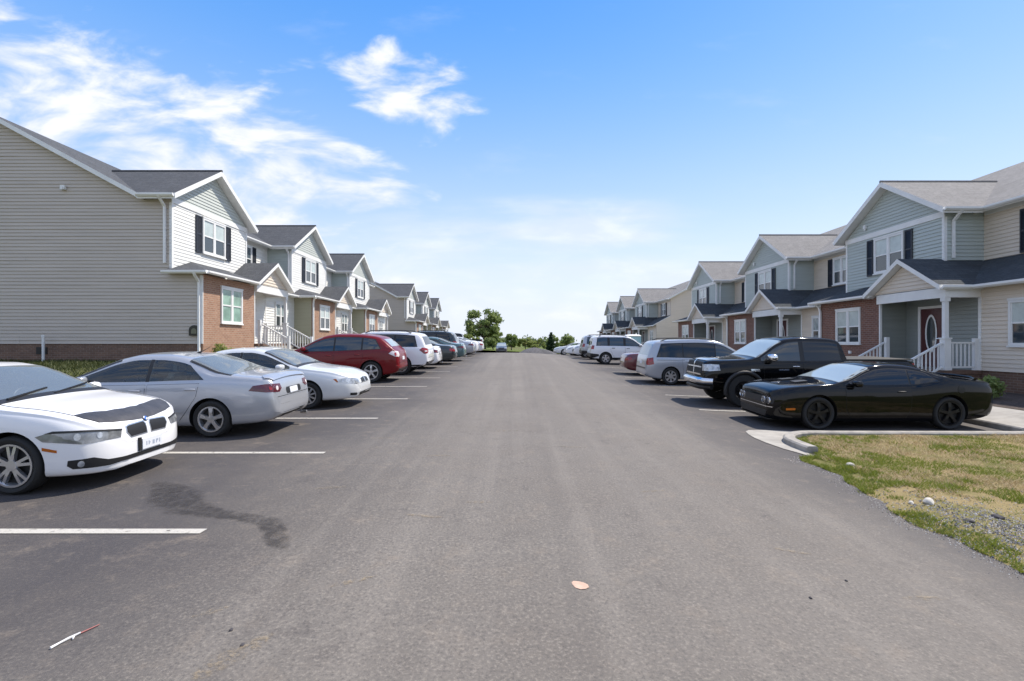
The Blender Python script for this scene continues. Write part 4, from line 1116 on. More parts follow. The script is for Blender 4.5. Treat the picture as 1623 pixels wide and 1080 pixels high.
BMW = dict(open=(-1.48, 1.02), seat=M_SEATB, seat_x=-.30, glass=M_CLRGL, screen=M_CLRSC, rw_mat=M_CLRSC,
    top=[(-2.31, .60), (-2.295, .80), (-2.24, 1.00), (-2.12, 1.075), (-1.75, 1.115), (-1.45, 1.15), (-1.05, 1.29), (-.7, 1.385), (-.3, 1.425), (.05, 1.42), (.35, 1.375), (.75, 1.21), (1.12, 1.035), (1.25, 1.00), (1.6, .955), (1.95, .885), (2.15, .80), (2.25, .715), (2.295, .60), (2.31, .50)],
    belt=[(-2.31, .55), (-2.25, .86), (-2.0, .94), (-1.4, .975), (0, .935), (1.1, .915), (1.7, .855), (2.0, .775), (2.2, .65), (2.31, .45)],
    bot=[(-2.31, .42), (-2.22, .30), (-1.9, .22), (-1, .17), (1.4, .17), (2.0, .18), (2.25, .185), (2.31, .21)],
    w=[(-2.31, .52), (-2.28, .66), (-2.18, .78), (-1.9, .86), (-1.3, .905), (-.6, .895), (.7, .895), (1.4, .905), (1.85, .875), (2.08, .80), (2.2, .69), (2.27, .55), (2.31, .38)],
    axles=(-1.41, 1.40), R=.33, rim=.245, spokes=(5, 'double'), tum=.42,
    ws=(1.10, .36), rw=(-1.42, -.82), dlo=dict(x=(-1.3, 1.0), rear=(-1.2, -.85), breaks=[-.22, -.95], pillar=.03),
    doors=[(-.20, .92, [(-.20, .26), (.86, .26), (.95, .45), (.95, .90), (-.20, .92)]), (-1.14, -.20, [(-.96, .40), (-.82, .26), (-.24, .26), (-.24, .92), (-1.16, .94), (-1.14, .72)])],
    mirror=(.80, .98, 1.0),
    extra=[("headlight", [(1.70, -.9, .655), (1.78, -.9, .60), (2.08, -.75, .545), (2.24, -.40, .555), (2.24, -.38, .645), (2.10, -.66, .685), (1.85, -.85, .705)], (.75, -.65, .1), M_LAMPD, True),
           ("headlight_lamp", disc(1.99, -.72, .622, .040, 14), (.75, -.65, .1), M_LAMP, True, .009), ("headlight_lamp", disc(2.12, -.575, .615, .036, 14), (.75, -.65, .1), M_LAMP, True, .009), ("headlight_brow", [(1.78, -.88, .685), (2.10, -.66, .668), (2.24, -.38, .632), (2.24, -.38, .65), (2.10, -.66, .69), (1.85, -.85, .71)], (.75, -.65, .1), M_BLACK, True, .010),
           ("air_intake", [(2.3, -.52, .275), (2.3, .52, .275), (2.3, .52, .325), (2.3, -.52, .325)], (1, 0, 0), M_BLACK, False),
           ("fog_intake", [(1.97, -.82, .315), (2.02, -.80, .275), (2.22, -.55, .262), (2.27, -.42, .275), (2.27, -.42, .325), (2.20, -.55, .335), (2.12, -.66, .385), (1.98, -.82, .375)], (.8, -.6, 0), M_BLACK, True),
           ("fog_light", disc(2.06, -.75, .325, .036, 12), (.8, -.6, 0), M_LAMP, True, .010),
           ("side_marker", lift([(1.78, .50), (1.93, .47), (1.93, .50), (1.78, .535)], -1), (.2, -1, 0), M_ORANGE, True),
           ("lower_sill", lift([(-1.0, .18), (1.0, .18), (1.0, .225), (-1.0, .225)], -1), (0, -1, 0), M_BLACK, True),
           ("hood_gap", [(1.12, -.755, 0), (1.95, -.70, 0), (1.95, -.684, 0), (1.12, -.739, 0)], (0, 0, 1), M_SEAM, True, .0012)],
    more=bmw_more)
# ---- silver sedan (tail to the road)
def mazda_more(root, bvh, C, add, pm):
    m = MB(); m.tube([(-2.30, -.45, .24), (-2.42, -.45, .235)], .035, 10); m.build("exhaust", M_CHROME, root, 50)
    m = MB(); m.tube([(-.62, 0, 1.42), (-.80, 0, 1.52)], [.008, .003], 6); m.tube([(-.58, 0, 1.41), (-.63, 0, 1.43)], .02, 8); m.build("aerial", M_BLACK, root)
    m = MB()
    for k in range(13):
        pass
    q = [(-2.27, -.62, 0), (-2.16, -.70, 0), (-2.10, -.66, 0), (-2.12, 0, 0), (-2.10, .66, 0), (-2.16, .70, 0), (-2.27, .62, 0)]
    add("boot_spoiler", q, (0, 0, 1), 0 or pm, False, .028, .08, root, .03)
MAZDA = dict(open=(-1.60, 1.04), seat_x=-.28, glass=M_CLRGL, screen=M_CLRSC,
    top=[(-2.38, .58), (-2.365, .72), (-2.30, .94), (-2.20, 1.03), (-2.0, 1.055), (-1.7, 1.085), (-1.5, 1.12), (-1.05, 1.29), (-.72, 1.395), (-.35, 1.435), (.0, 1.43), (.32, 1.37), (.75, 1.20), (1.18, 1.02), (1.35, .975), (1.75, .91), (2.08, .81), (2.27, .70), (2.36, .55), (2.38, .46)],
    belt=[(-2.38, .50), (-2.3, .82), (-2.0, .93), (-1.4, .955), (0, .915), (1.1, .895), (1.7, .82), (2.1, .71), (2.3, .58), (2.38, .42)],
    bot=[(-2.38, .36), (-2.25, .27), (-1.9, .22), (-1, .18), (1.4, .18), (2.1, .2), (2.3, .22), (2.38, .3)],
    w=[(-2.38, .60), (-2.35, .70), (-2.22, .79), (-1.9, .855), (-1.3, .89), (-.5, .888), (.7, .885), (1.4, .885), (1.9, .84), (2.15, .74), (2.3, .58), (2.38, .4)],
    axles=(-1.32, 1.36), R=.318, rim=.222, spokes=(5, 'five'), tum=.43,
    ws=(1.12, .34), rw=(-1.62, -.86), rw_mat=M_CLRSC, dlo=dict(x=(-1.4, 1.0), rear=(-1.22, -.9), breaks=[-.22], pillar=.035),
    doors=[(-.2, .9, [(-.20, .26), (.84, .26), (.92, .45), (.92, .88), (-.20, .90)]), (-1.14, -.2, [(-.90, .44), (-.76, .26), (-.24, .26), (-.24, .90), (-1.12, .925), (-1.08, .70)])],
    mirror=(.80, .96, .95),
    extra=[("tail_light", [(-1.98, .86, .80), (-2.20, .76, .765), (-2.37, .56, .755), (-2.355, .46, .81), (-2.33, .48, .895), (-2.2, .74, .905), (-2.05, .84, .885)], (-.72, .69, .05), M_DRED, True),
           ("reverse_lamp", disc(-2.33, .60, .825, .038, 12), (-.72, .69, 0), M_CLEAR, True, .010),
           ("tail_lamp", disc(-2.26, .70, .835, .038, 12), (-.72, .69, 0), M_RED, True, .010),
           ("bumper_gap", [(-2.36, -.62, .665), (-2.36, .62, .665), (-2.36, .62, .675), (-2.36, -.62, .675)], (-1, 0, .1), M_SEAM, False, .0012),
           ("plate_recess", rrect(-2.37, -.30, .30, .69, .81, .03), (-1, 0, .1), M_BLACK, False, .003),
           ("license_plate", rrect(-2.37, -.155, .155, .695, .80, .01), (-1, 0, .1), M_PLATE, False, .007),
           ("lower_valance", [(-2.37, -.42, .30), (-2.37, .42, .30), (-2.37, .46, .38), (-2.37, -.46, .38)], (-1, 0, 0), M_BLACK, False),
           ("side_moulding", lift([(-.85, .43), (.80, .43), (.80, .455), (-.85, .455)]), (0, 1, 0), 'paint', True, .012),
           ("headlight", [(1.95, -.8, .66), (2.2, -.62, .58), (2.3, -.45, .58), (2.25, -.45, .66), (2.02, -.76, .73)], (.75, -.65, .1), M_LAMP, True)],
    more=mazda_more)
# ---- older rounded pearl sedan (nose to the road)
TAURUS = dict(open=(-1.50, 1.02), seat_x=-.28, glass=M_CLRGL, screen=M_CLRSC, rw_mat=M_CLRSC,
    top=[(-2.5, .62), (-2.46, .82), (-2.36, .98), (-2.1, 1.04), (-1.75, 1.06), (-1.5, 1.10), (-1.0, 1.30), (-.7, 1.38), (-.3, 1.42), (0, 1.42), (.3, 1.37), (.75, 1.19), (1.15, 1.01), (1.4, .965), (1.9, .90), (2.2, .815), (2.38, .73), (2.47, .60), (2.5, .47)],
    belt=[(-2.5, .55), (-2.35, .83), (-2, .90), (-1.2, .92), (0, .905), (1.1, .89), (1.8, .82), (2.2, .72), (2.4, .60), (2.5, .43)],
    bot=[(-2.5, .40), (-2.3, .27), (-1.9, .21), (-1, .18), (1.5, .18), (2.2, .21), (2.42, .24), (2.5, .33)],
    w=[(-2.5, .55), (-2.4, .74), (-2.2, .83), (-1.7, .90), (-1, .92), (1, .92), (1.6, .91), (2.0, .87), (2.25, .77), (2.4, .63), (2.48, .48), (2.5, .38)],
    axles=(-1.35, 1.40), R=.318, rim=.21, spokes=(9, 'thin'), tum=.42,
    ws=(1.10, .32), rw=(-1.45, -.82), dlo=dict(x=(-1.3, 1.0), rear=(-1.15, -.9), breaks=[-.2], pillar=.035),
    doors=[(-.2, .9, [(-.18, .26), (.9, .26), (.98, .45), (.98, .88), (-.18, .89)]), (-1.1, -.2, [(-.92, .44), (-.78, .26), (-.22, .26), (-.22, .89), (-1.12, .90), (-1.1, .7)])],
    mirror=(.82, .95, 1.0),
    extra=[("headlight", [(2.05, -.84, .69), (2.12, -.82, .62), (2.38, -.58, .565), (2.46, -.40, .575), (2.44, -.40, .665), (2.30, -.65, .715)], (.72, -.69, .1), M_LAMP, True),
           ("turn_signal", [(1.99, -.86, .695), (2.07, -.84, .62), (2.10, -.83, .625), (2.06, -.84, .70)], (.5, -.85, .1), M_ORANGE, True, .007),
           ("grille", [(2.5, -.27, .575), (2.5, .27, .575), (2.5, .24, .675), (2.5, 0, .70), (2.5, -.24, .675)], (1, 0, .15), M_BLACK, False),
           ("grille_frame", [(2.5, -.025, .575), (2.5, .025, .575), (2.5, .025, .70), (2.5, -.025, .70)], (1, 0, .15), M_CHROME, False, .009),
           ("air_intake", rrect(2.5, -.45, .45, .27, .36, .04), (1, 0, 0), M_BLACK, False),
           ("fog_light", [(2.30, -.66, .30), (2.42, -.52, .29), (2.42, -.52, .35), (2.30, -.66, .36)], (.75, -.65, 0), M_BLACK, True),
           ("bumper_gap", [(2.44, -.6, .555), (2.5, 0, .555), (2.44, .6, .555), (2.44, .6, .563), (2.5, 0, .563), (2.44, -.6, .563)], (1, 0, 0), M_SEAM, False, .0012),
           ("tail_light", [(-2.2, .8, .72), (-2.45, .5, .70), (-2.42, .5, .84), (-2.2, .8, .86)], (-.7, .7, 0), M_RED, True)])
# ---- red crossover (tail to the road)
def roof_rails(x0, x1, dy):
    def f(root, bvh, C, add, pm):
        for s in (-1, 1):
            m = MB(); pts = [(x0 + (x1 - x0) * k / 8, s * (C.ytop(x0 + (x1 - x0) * k / 8) - dy), C.top(x0 + (x1 - x0) * k / 8) + (.035 if 0 < k < 8 else -.03)) for k in range(9)]
            m.tube(pts, .018, 8); m.build("roof_rail", M_BLACK, root, 50)
    return f
CROSS = dict(
    top=[(-2.32, .62), (-2.30, .86), (-2.24, 1.05), (-2.10, 1.17), (-1.80, 1.42), (-1.62, 1.535), (-1.3, 1.60), (-.8, 1.64), (-.2, 1.645), (.2, 1.60), (.55, 1.49), (.95, 1.29), (1.30, 1.13), (1.5, 1.075), (1.9, .99), (2.15, .88), (2.28, .74), (2.34, .55)],
    belt=[(-2.32, .57), (-2.2, .98), (-1.8, 1.10), (-1, 1.07), (0, 1.03), (1.2, 1.0), (1.8, .90), (2.15, .76), (2.34, .50)],
    bot=[(-2.32, .44), (-2.2, .33), (-1.9, .27), (-1, .22), (1.4, .22), (2.0, .25), (2.25, .28), (2.34, .36)],
    w=[(-2.32, .62), (-2.28, .74), (-2.12, .84), (-1.8, .90), (-1.2, .935), (.8, .93), (1.5, .925), (1.95, .87), (2.18, .76), (2.3, .6), (2.34, .45)],
    axles=(-1.38, 1.37), R=.36, rim=.25, spokes=(5, 'five'), tum=.40, tw=.235,
    ws=(1.24, .40), rwx=[(-2, -.60, 1.20), (-2, .60, 1.20), (-1.8, .50, 1.47), (-1.8, -.50, 1.47)], rw_mat=M_SCREEN,
    dlo=dict(x=(-1.85, 1.1), rear=(-1.72, -1.5), breaks=[-1.05, -.08], pillar=.03, gap=.10),
    doors=[(-.06, 1.05, [(-.06, .33), (.92, .33), (1.02, .5), (1.05, .98), (-.06, 1.01)]), (-1.05, -.1, [(-.92, .50), (-.78, .33), (-.10, .33), (-.10, 1.01), (-1.10, 1.06), (-1.08, .80)])],
    mirror=(.95, 1.10, 1.1),
    extra=[("tail_light", [(-1.98, .86, .98), (-2.17, .80, .88), (-2.30, .62, .86), (-2.29, .52, .92), (-2.23, .52, 1.04), (-2.08, .78, 1.07)], (-.72, .69, .1), M_CLEAR, True),
           ("tail_lamp", disc(-2.19, .76, .955, .06, 12), (-.72, .69, 0), M_RED, True, .010),
           ("license_plate", rrect(-2.32, -.155, .155, .74, .86, .01), (-1, 0, .1), M_PLATE, False, .008),
           ("rear_diffuser", [(-2.3, -.62, .36), (-2.3, .62, .36), (-2.3, .66, .47), (-2.3, -.66, .47)], (-1, 0, 0), M_BLACK, False),
           ("tailgate_gap", [(-2.3, -.72, .66), (-2.3, .72, .66), (-2.3, .72, .67), (-2.3, -.72, .67)], (-1, 0, 0), M_SEAM, False, .0012),
           ("fuel_flap", disc(0, 1, 0, .0001, 3), (0, 1, 0), M_SEAM, False) if False else ("reflector", [(-2.2, .78, .55), (-2.28, .66, .55), (-2.28, .66, .59), (-2.2, .78, .59)], (-.72, .69, 0), M_RED, True),
           ("lower_sill", lift([(-1.0, .225), (1.0, .225), (1.0, .30), (-1.0, .30)]), (0, 1, 0), M_BLACK, True),
           ("headlight", [(1.95, -.84, .80), (2.2, -.68, .70), (2.28, -.5, .70), (2.2, -.5, .82), (2.0, -.78, .88)], (.75, -.65, .1), M_LAMP, True),
           ("grille", rrect(2.34, -.4, .4, .48, .68, .06), (1, 0, .1), M_BLACK, False)])
# ---- big white suv (tail to the road)
SUVBIG = dict(
    top=[(-2.5, .70), (-2.485, .95), (-2.44, 1.12), (-2.36, 1.30), (-2.22, 1.58), (-2.08, 1.69), (-1.7, 1.75), (-1, 1.785), (-.2, 1.78), (.2, 1.74), (.55, 1.60), (.95, 1.36), (1.22, 1.21), (1.5, 1.165), (2.0, 1.09), (2.3, 1.0), (2.44, .85), (2.5, .62)],
    belt=[(-2.5, .66), (-2.42, 1.02), (-2.1, 1.12), (-1, 1.12), (0, 1.10), (1.2, 1.07), (1.9, 1.0), (2.3, .88), (2.5, .56)],
    bot=[(-2.5, .48), (-2.35, .38), (-2.0, .32), (-1, .26), (1.5, .26), (2.1, .30), (2.4, .34), (2.5, .42)],
    w=[(-2.5, .76), (-2.46, .86), (-2.3, .94), (-1.9, .985), (-1, 1.0), (1, 1.0), (1.7, .985), (2.1, .94), (2.35, .82), (2.47, .62), (2.5, .5)],
    axles=(-1.42, 1.44), R=.385, rim=.265, spokes=(5, 'wide'), tum=.33, tw=.25,
    ws=(1.18, .38), rwx=[(-2.3, -.74, 1.20), (-2.3, .74, 1.20), (-2.2, .66, 1.56), (-2.2, -.66, 1.56)], rw_mat=M_TINT,
    dlo=dict(x=(-2.2, 1.1), rear=(-2.08, -1.95), breaks=[-1.15, -.1], pillar=.04, gap=.11, mats=[M_TINT, M_TINT, M_GLASSC]),
    doors=[(-.06, 1.02, [(-.06, .40), (.95, .40), (1.02, .6), (1.02, 1.05), (-.06, 1.08)]), (-1.1, -.1, [(-.95, .55), (-.85, .40), (-.10, .40), (-.10, 1.08), (-1.12, 1.09), (-1.1, .85)])],
    mirror=(.93, 1.18, 1.25), 
    extra=[("tail_light", [(-2.18, .97, 1.02), (-2.36, .93, .86), (-2.46, .78, .88), (-2.47, .62, .95), (-2.45, .62, 1.07), (-2.3, .92, 1.12)], (-.75, .66, 0), M_RED, True),
           ("tail_lamp", [(-2.36, .88, .94), (-2.44, .76, .95), (-2.44, .76, 1.0), (-2.36, .88, 1.0)], (-.75, .66, 0), M_CLEAR, True, .010),
           ("license_plate", rrect(-2.5, -.16, .16, .85, .97, .01), (-1, 0, .1), M_PLATE, False, .008),
           ("tailgate_trim", [(-2.5, -.6, 1.01), (-2.5, .6, 1.01), (-2.5, .6, 1.06), (-2.5, -.6, 1.06)], (-1, 0, .1), M_CHROME, False, .010),
           ("bumper_gap", [(-2.5, -.8, .70), (-2.5, .8, .70), (-2.5, .8, .712), (-2.5, -.8, .712)], (-1, 0, 0), M_SEAM, False, .0012),
           ("rear_bumper", [(-2.5, -.84, .40), (-2.5, .84, .40), (-2.5, .86, .54), (-2.5, -.86, .54)], (-1, 0, 0), M_BLACK, False),
           ("lower_sill", lift([(-2.3, .30), (-2.2, .27), (1.0, .27), (1.0, .38), (-2.3, .42)]), (0, 1, 0), M_BLACK, True),
           ("headlight", [(2.05, -.92, .90), (2.38, -.72, .86), (2.45, -.55, .86), (2.4, -.55, .96), (2.1, -.9, 1.0)], (.75, -.65, .1), M_LAMP, True),
           ("grille", rrect(2.5, -.45, .45, .62, .86, .06), (1, 0, .1), M_BLACK, False)],
    more=roof_rails(-1.8, .1, .06))
# ---- black muscle coupe (nose to the road)
def coupe_more(root, bvh, C, add, pm):
    for s in (-1, 1):
        for y in (.50, .68):
            x0 = 2.50 if y < .6 else 2.44
            h = bvh.ray_cast(Vector((4, s * y, .62)), Vector((-1, 0, 0)))
            if not h[0]: continue
            m = MB(); x = h[0].x; m.lathe([(.082, 0), (.080, .016), (.070, .018), (.066, .006)], 20, 0); m.lathe([(.066, .008), (.03, .014), (.001, .016)], 20, 1)
            o = m.build("headlight", [M_CHROME, M_LAMPD], root, 50); o.location = (x - .006, s * y, .62); o.rotation_euler = (0, 0, R(-90))
    m = MB(); m.box(2.30, 2.49, -.70, .70, .195, .215); m.build("chin_spoiler", M_BLACK, root)
    for s in (-1, 1):
        q = [(1.72, s * .18, 0), (1.72, s * .40, 0), (1.40, s * .37, 0), (1.40, s * .20, 0)]
        o = add("hood_scoop", q if s > 0 else q[::-1], (0, 0, 1), M_BLACK, False, .022, .06, root, .025)
    w = MB(); w.tube([(-2.2, -.75, 1.10), (-2.32, -.5, 1.125), (-2.36, 0, 1.13), (-2.32, .5, 1.125), (-2.2, .75, 1.10)], .03, 8); w.build("boot_spoiler", pm, root, 50)
COUPE = dict(
    top=[(-2.56, .70), (-2.55, .86), (-2.50, 1.03), (-2.40, 1.085), (-2.0, 1.11), (-1.72, 1.135), (-1.35, 1.24), (-.95, 1.375), (-.6, 1.435), (-.25, 1.45), (.02, 1.43), (.28, 1.36), (.62, 1.21), (.98, 1.065), (1.12, 1.035), (1.6, 1.00), (2.1, .95), (2.36, .89), (2.47, .83), (2.50, .70), (2.515, .50)],
    belt=[(-2.56, .66), (-2.48, .96), (-2.2, 1.03), (-1.6, 1.06), (-1.2, 1.03), (-.7, .965), (0, .95), (1, .955), (1.8, .92), (2.3, .83), (2.46, .74), (2.515, .46)],
    bot=[(-2.56, .46), (-2.45, .30), (-2.1, .22), (-1, .17), (1.5, .17), (2.2, .19), (2.45, .21), (2.515, .26)],
    w=[(-2.56, .80), (-2.52, .86), (-2.35, .91), (-1.9, .95), (-1.35, .965), (-.6, .945), (.7, .945), (1.4, .96), (1.9, .945), (2.2, .91), (2.4, .83), (2.48, .74), (2.515, .66)],
    axles=(-1.48, 1.47), R=.362, rim=.268, spokes=(5, 'five'), rim_mat=M_DRIM, tum=.44, tw=.255, inset=.055,
    ws=(.96, .22), rw=(-1.68, -.98), glass=M_TINT, dlo=dict(x=(-1.5, .9), rear=(-1.28, -.98), breaks=[-.62], pillar=.02, gap=.10),
    doors=[(-.55, .82, [(-.50, .27), (.74, .27), (.85, .45), (.87, .93), (-.62, .94), (-.60, .5)])],
    mirror=(.66, .99, 1.0), handle_mat=M_BLACK,
    extra=[("grille", [(2.5, -.80, .555), (2.5, .80, .555), (2.5, .82, .70), (2.5, -.82, .70)], (1, 0, 0), M_BLACK, False),
           ("front_bumper_trim", [(2.5, -.78, .475), (2.5, .78, .475), (2.5, .80, .492), (2.5, -.80, .492)], (1, 0, 0), M_CHROME, False, .004),
           ("air_intake", [(2.5, -.60, .26), (2.5, .60, .26), (2.5, .66, .40), (2.5, -.66, .40)], (1, 0, 0), M_BLACK, False),
           ("side_marker", lift([(2.02, .44), (2.22, .43), (2.22, .475), (2.02, .485)], -1), (.2, -1, 0), M_ORANGE, True),
           ("fuel_door", [(-1.72 + .085 * math.cos(2 * math.pi * k / 14), 1, .90 + .085 * math.sin(2 * math.pi * k / 14)) for k in range(14)], (0, 1, .1), M_DRIM, False),
           ("tail_light", [(-2.56, -.78, .80), (-2.56, .78, .80), (-2.55, .80, .93), (-2.55, -.80, .93)], (-1, 0, .1), M_DRED, False),
           ("lower_valance", [(-2.4, .9, .30), (-2.54, .8, .33), (-2.55, .8, .40), (-2.4, .93, .38)], (-.6, .8, 0), M_GLASSW, True),
           ("hood_gap", [(1.1, -.80, 0), (2.3, -.78, 0), (2.3, -.772, 0), (1.1, -.792, 0)], (0, 0, 1), M_SEAM, True, .0012)],
    more=coupe_more)
# ---- black lifted pickup (nose to the road)
def pickup_more(root, bvh, C, add, pm):
    gr = add("grille", rrect(2.92, -.56, .56, .90, 1.29, .05), (1, 0, .05), M_WELL, False, .006)
    add("grille_frame", [(2.92, -.54, 1.29), (2.92, .54, 1.29), (2.92, .54, 1.35), (2.92, -.54, 1.35)], (1, 0, .05), M_CHROME, False, .016)
    for z0, z1, y0, y1 in ((1.08, 1.12, -.56, .56), (.87, .91, -.58, .58)): add("grille_bar", [(2.92, y0, z0), (2.92, y1, z0), (2.92, y1, z1), (2.92, y0, z1)], (1, 0, .05), M_CHROME, False, .016)
    add("grille_bar", [(2.92, -.03, .90), (2.92, .03, .90), (2.92, .03, 1.29), (2.92, -.03, 1.29)], (1, 0, .05), M_CHROME, False, .018)
    for s in (-1, 1):   # flares
        for ax in (-1.72, 1.86):
            m = MB(); pts = []
            y = s * (C.w(ax) + .012)
            for a in range(-12, 193, 12): pts.append((ax + .535 * math.cos(R(a)), y, .47 + .515 * math.sin(R(a))))
            m.tube(pts, .055, 8); m.build("wheel_flare", M_BLACK, root, 50)
        m = MB(); m.tube([(-.9, s * .93, .50), (1.15, s * .93, .50)], .055, 10); m.build("side_step", M_BLACK, root, 50)
    b = MB(); b.tube([(2.70, -.94, .72), (2.90, -.80, .72), (2.985, -.45, .72), (3.0, 0, .72), (2.985, .45, .72), (2.90, .80, .72), (2.70, .94, .72)], .095, 12)
    b.build("front_bumper", M_CHROME, root, 50)
    b = MB(); b.tube([(2.72, -.86, .55), (2.9, -.5, .53), (2.93, 0, .53), (2.9, .5, .53), (2.72, .86, .55)], .07, 10); b.build("air_dam", M_BLACK, root, 50)
    m = MB()
    for x in (-1.72, 1.86): m.tube([(x, -.8, .46), (x, .8, .46)], .07, 10); m.tube([(x, 0, .46), (x + .001, .0, .46)], .07, 6)
    m.box(-2.4, 2.5, -.45, -.35, .52, .62); m.box(-2.4, 2.5, .35, .45, .52, .62); m.build("axle", M_WELL, root)
    m = MB(); m.box(-2.92, -.98, -.86, .86, 1.30, 1.335); m.build("bed_cover", M_BLACK, root)
PICKUP = dict(
    top=[(-2.95, .9), (-2.94, 1.28), (-2.9, 1.305), (-2.5, 1.31), (-1.12, 1.31), (-1.04, 1.34), (-.98, 1.58), (-.93, 1.78), (-.82, 1.89), (-.5, 1.945), (.1, 1.965), (.55, 1.93), (.85, 1.82), (1.2, 1.60), (1.52, 1.41), (1.68, 1.365), (2.1, 1.345), (2.6, 1.325), (2.8, 1.29), (2.88, 1.22), (2.92, .9)],
    belt=[(-2.95, .85), (-2.92, 1.20), (-2.5, 1.27), (-1.1, 1.27), (0, 1.25), (1.5, 1.25), (2.2, 1.20), (2.7, 1.10), (2.92, .86)],
    bot=[(-2.95, .70), (-2.8, .62), (-1, .55), (1.5, .55), (2.5, .62), (2.8, .66), (2.92, .72)],
    w=[(-2.95, .93), (-2.9, .97), (-2.6, .99), (1.6, .99), (2.2, .985), (2.55, .96), (2.75, .90), (2.86, .80), (2.92, .70)],
    axles=(-1.72, 1.86), R=.465, rim=.25, spokes=(6, 'five'), rim_mat=M_DRIM, tum=.28, tw=.30, inset=.05, arch=1.10, archz=.03, track=.03,
    ws=(1.50, .74), glass=M_TINT, dlo=dict(x=(-.95, 1.45), rear=(-.88, -.82), breaks=[.22], pillar=.06, gap=.10, mats=[M_TINT, M_GLASSC]),
    doors=[(.25, 1.3, [(.25, .62), (1.25, .62), (1.30, .8), (1.32, 1.24), (.25, 1.24)]), (-.9, .2, [(-.9, .62), (.21, .62), (.21, 1.24), (-.92, 1.25)])],
    mirror=(1.12, 1.36, 1.55), mirror_mat=M_CHROME, handle_mat=M_CHROME,
    extra=[("headlight", [(2.52, -.96, 1.03), (2.78, -.86, 1.0), (2.87, -.60, 1.0), (2.87, -.58, 1.17), (2.75, -.86, 1.20), (2.58, -.94, 1.19)], (.75, -.66, .05), M_LAMP, True, .008),
           ("badge", lift([(1.42, 1.00), (1.66, 1.00), (1.68, 1.07), (1.44, 1.07)], -1), (0, -1, 0), M_CHROME, True, .008),
           ("badge", lift([(.62, 1.03), (.90, 1.03), (.90, 1.07), (.62, 1.07)], -1), (0, -1, 0), M_CHROME, True, .008),
           ("tail_light", [(-2.95, .80, .95), (-2.95, .95, .95), (-2.95, .95, 1.22), (-2.95, .80, 1.22)], (-1, .1, 0), M_RED, True)],
    more=pickup_more)
# ---- silver minivan (tail to the road)
VAN = dict(
    top=[(-2.52, .60), (-2.50, .92), (-2.44, 1.10), (-2.32, 1.36), (-2.18, 1.60), (-2.02, 1.69), (-1.5, 1.735), (-.5, 1.755), (.2, 1.73), (.55, 1.65), (.95, 1.45), (1.45, 1.16), (1.62, 1.09), (2.0, .99), (2.3, .86), (2.46, .70), (2.52, .5)],
    belt=[(-2.52, .55), (-2.42, .98), (-2.1, 1.04), (-1, 1.02), (0, 1.0), (1.3, .98), (1.9, .88), (2.3, .74), (2.52, .46)],
    bot=[(-2.52, .38), (-2.35, .28), (-1.9, .22), (-1, .2), (1.5, .2), (2.2, .22), (2.45, .25), (2.52, .34)],
    w=[(-2.52, .76), (-2.48, .86), (-2.3, .94), (-1.8, .985), (-1, .995), (.9, .99), (1.6, .975), (2.05, .91), (2.3, .79), (2.45, .62), (2.52, .45)],
    axles=(-1.55, 1.48), R=.335, rim=.225, spokes=(7, 'five'), tum=.30, tw=.22,
    ws=(1.42, .42), rwx=[(-2.3, -.72, 1.10), (-2.3, .72, 1.10), (-2.15, .64, 1.56), (-2.15, -.64, 1.56)], rw_mat=M_SCREEN,
    dlo=dict(x=(-2.2, 1.35), rear=(-2.12, -1.9), breaks=[-1.05, .25], pillar=.02, gap=.12, mats=[M_TINT, M_TINT, M_GLASSC]),
    doors=[(.25, 1.3, [(.25, .28), (1.02, .28), (1.10, .5), (1.2, .95), (.25, .97)]), (-1.0, .2, [(-1.05, .45), (-.95, .28), (.21, .28), (.21, .97), (-1.1, .99)])],
    mirror=(1.18, 1.08, 1.05), 
    extra=[("tail_light", [(-2.24, .97, .80), (-2.40, .90, .76), (-2.49, .78, .78), (-2.47, .74, .9), (-2.42, .76, 1.02), (-2.28, .94, 1.06)], (-.72, .69, 0), M_RED, True),
           ("license_plate", rrect(-2.5, -.16, .16, .78, .90, .01), (-1, 0, .1), M_PLATE, False, .008),
           ("bumper_gap", [(-2.5, -.8, .60), (-2.5, .8, .60), (-2.5, .8, .612), (-2.5, -.8, .612)], (-1, 0, 0), M_SEAM, False, .0012),
           ("bumper_step", [(-2.5, -.7, .62), (-2.5, .7, .62), (-2.5, .7, .66), (-2.5, -.7, .66)], (-1, 0, .1), M_BLACK, False, .005),
           ("headlight", [(2.0, -.88, .74), (2.3, -.72, .64), (2.42, -.55, .62), (2.38, -.55, .72), (2.1, -.86, .80)], (.75, -.65, .1), M_LAMP, True),
           ("slide_rail", lift([(-2.1, .955), (-1.0, .95), (-1.0, .965), (-2.1, .97)]), (0, 1, 0), M_SEAM, True, .003)],
    more=roof_rails(-1.9, .2, .08))
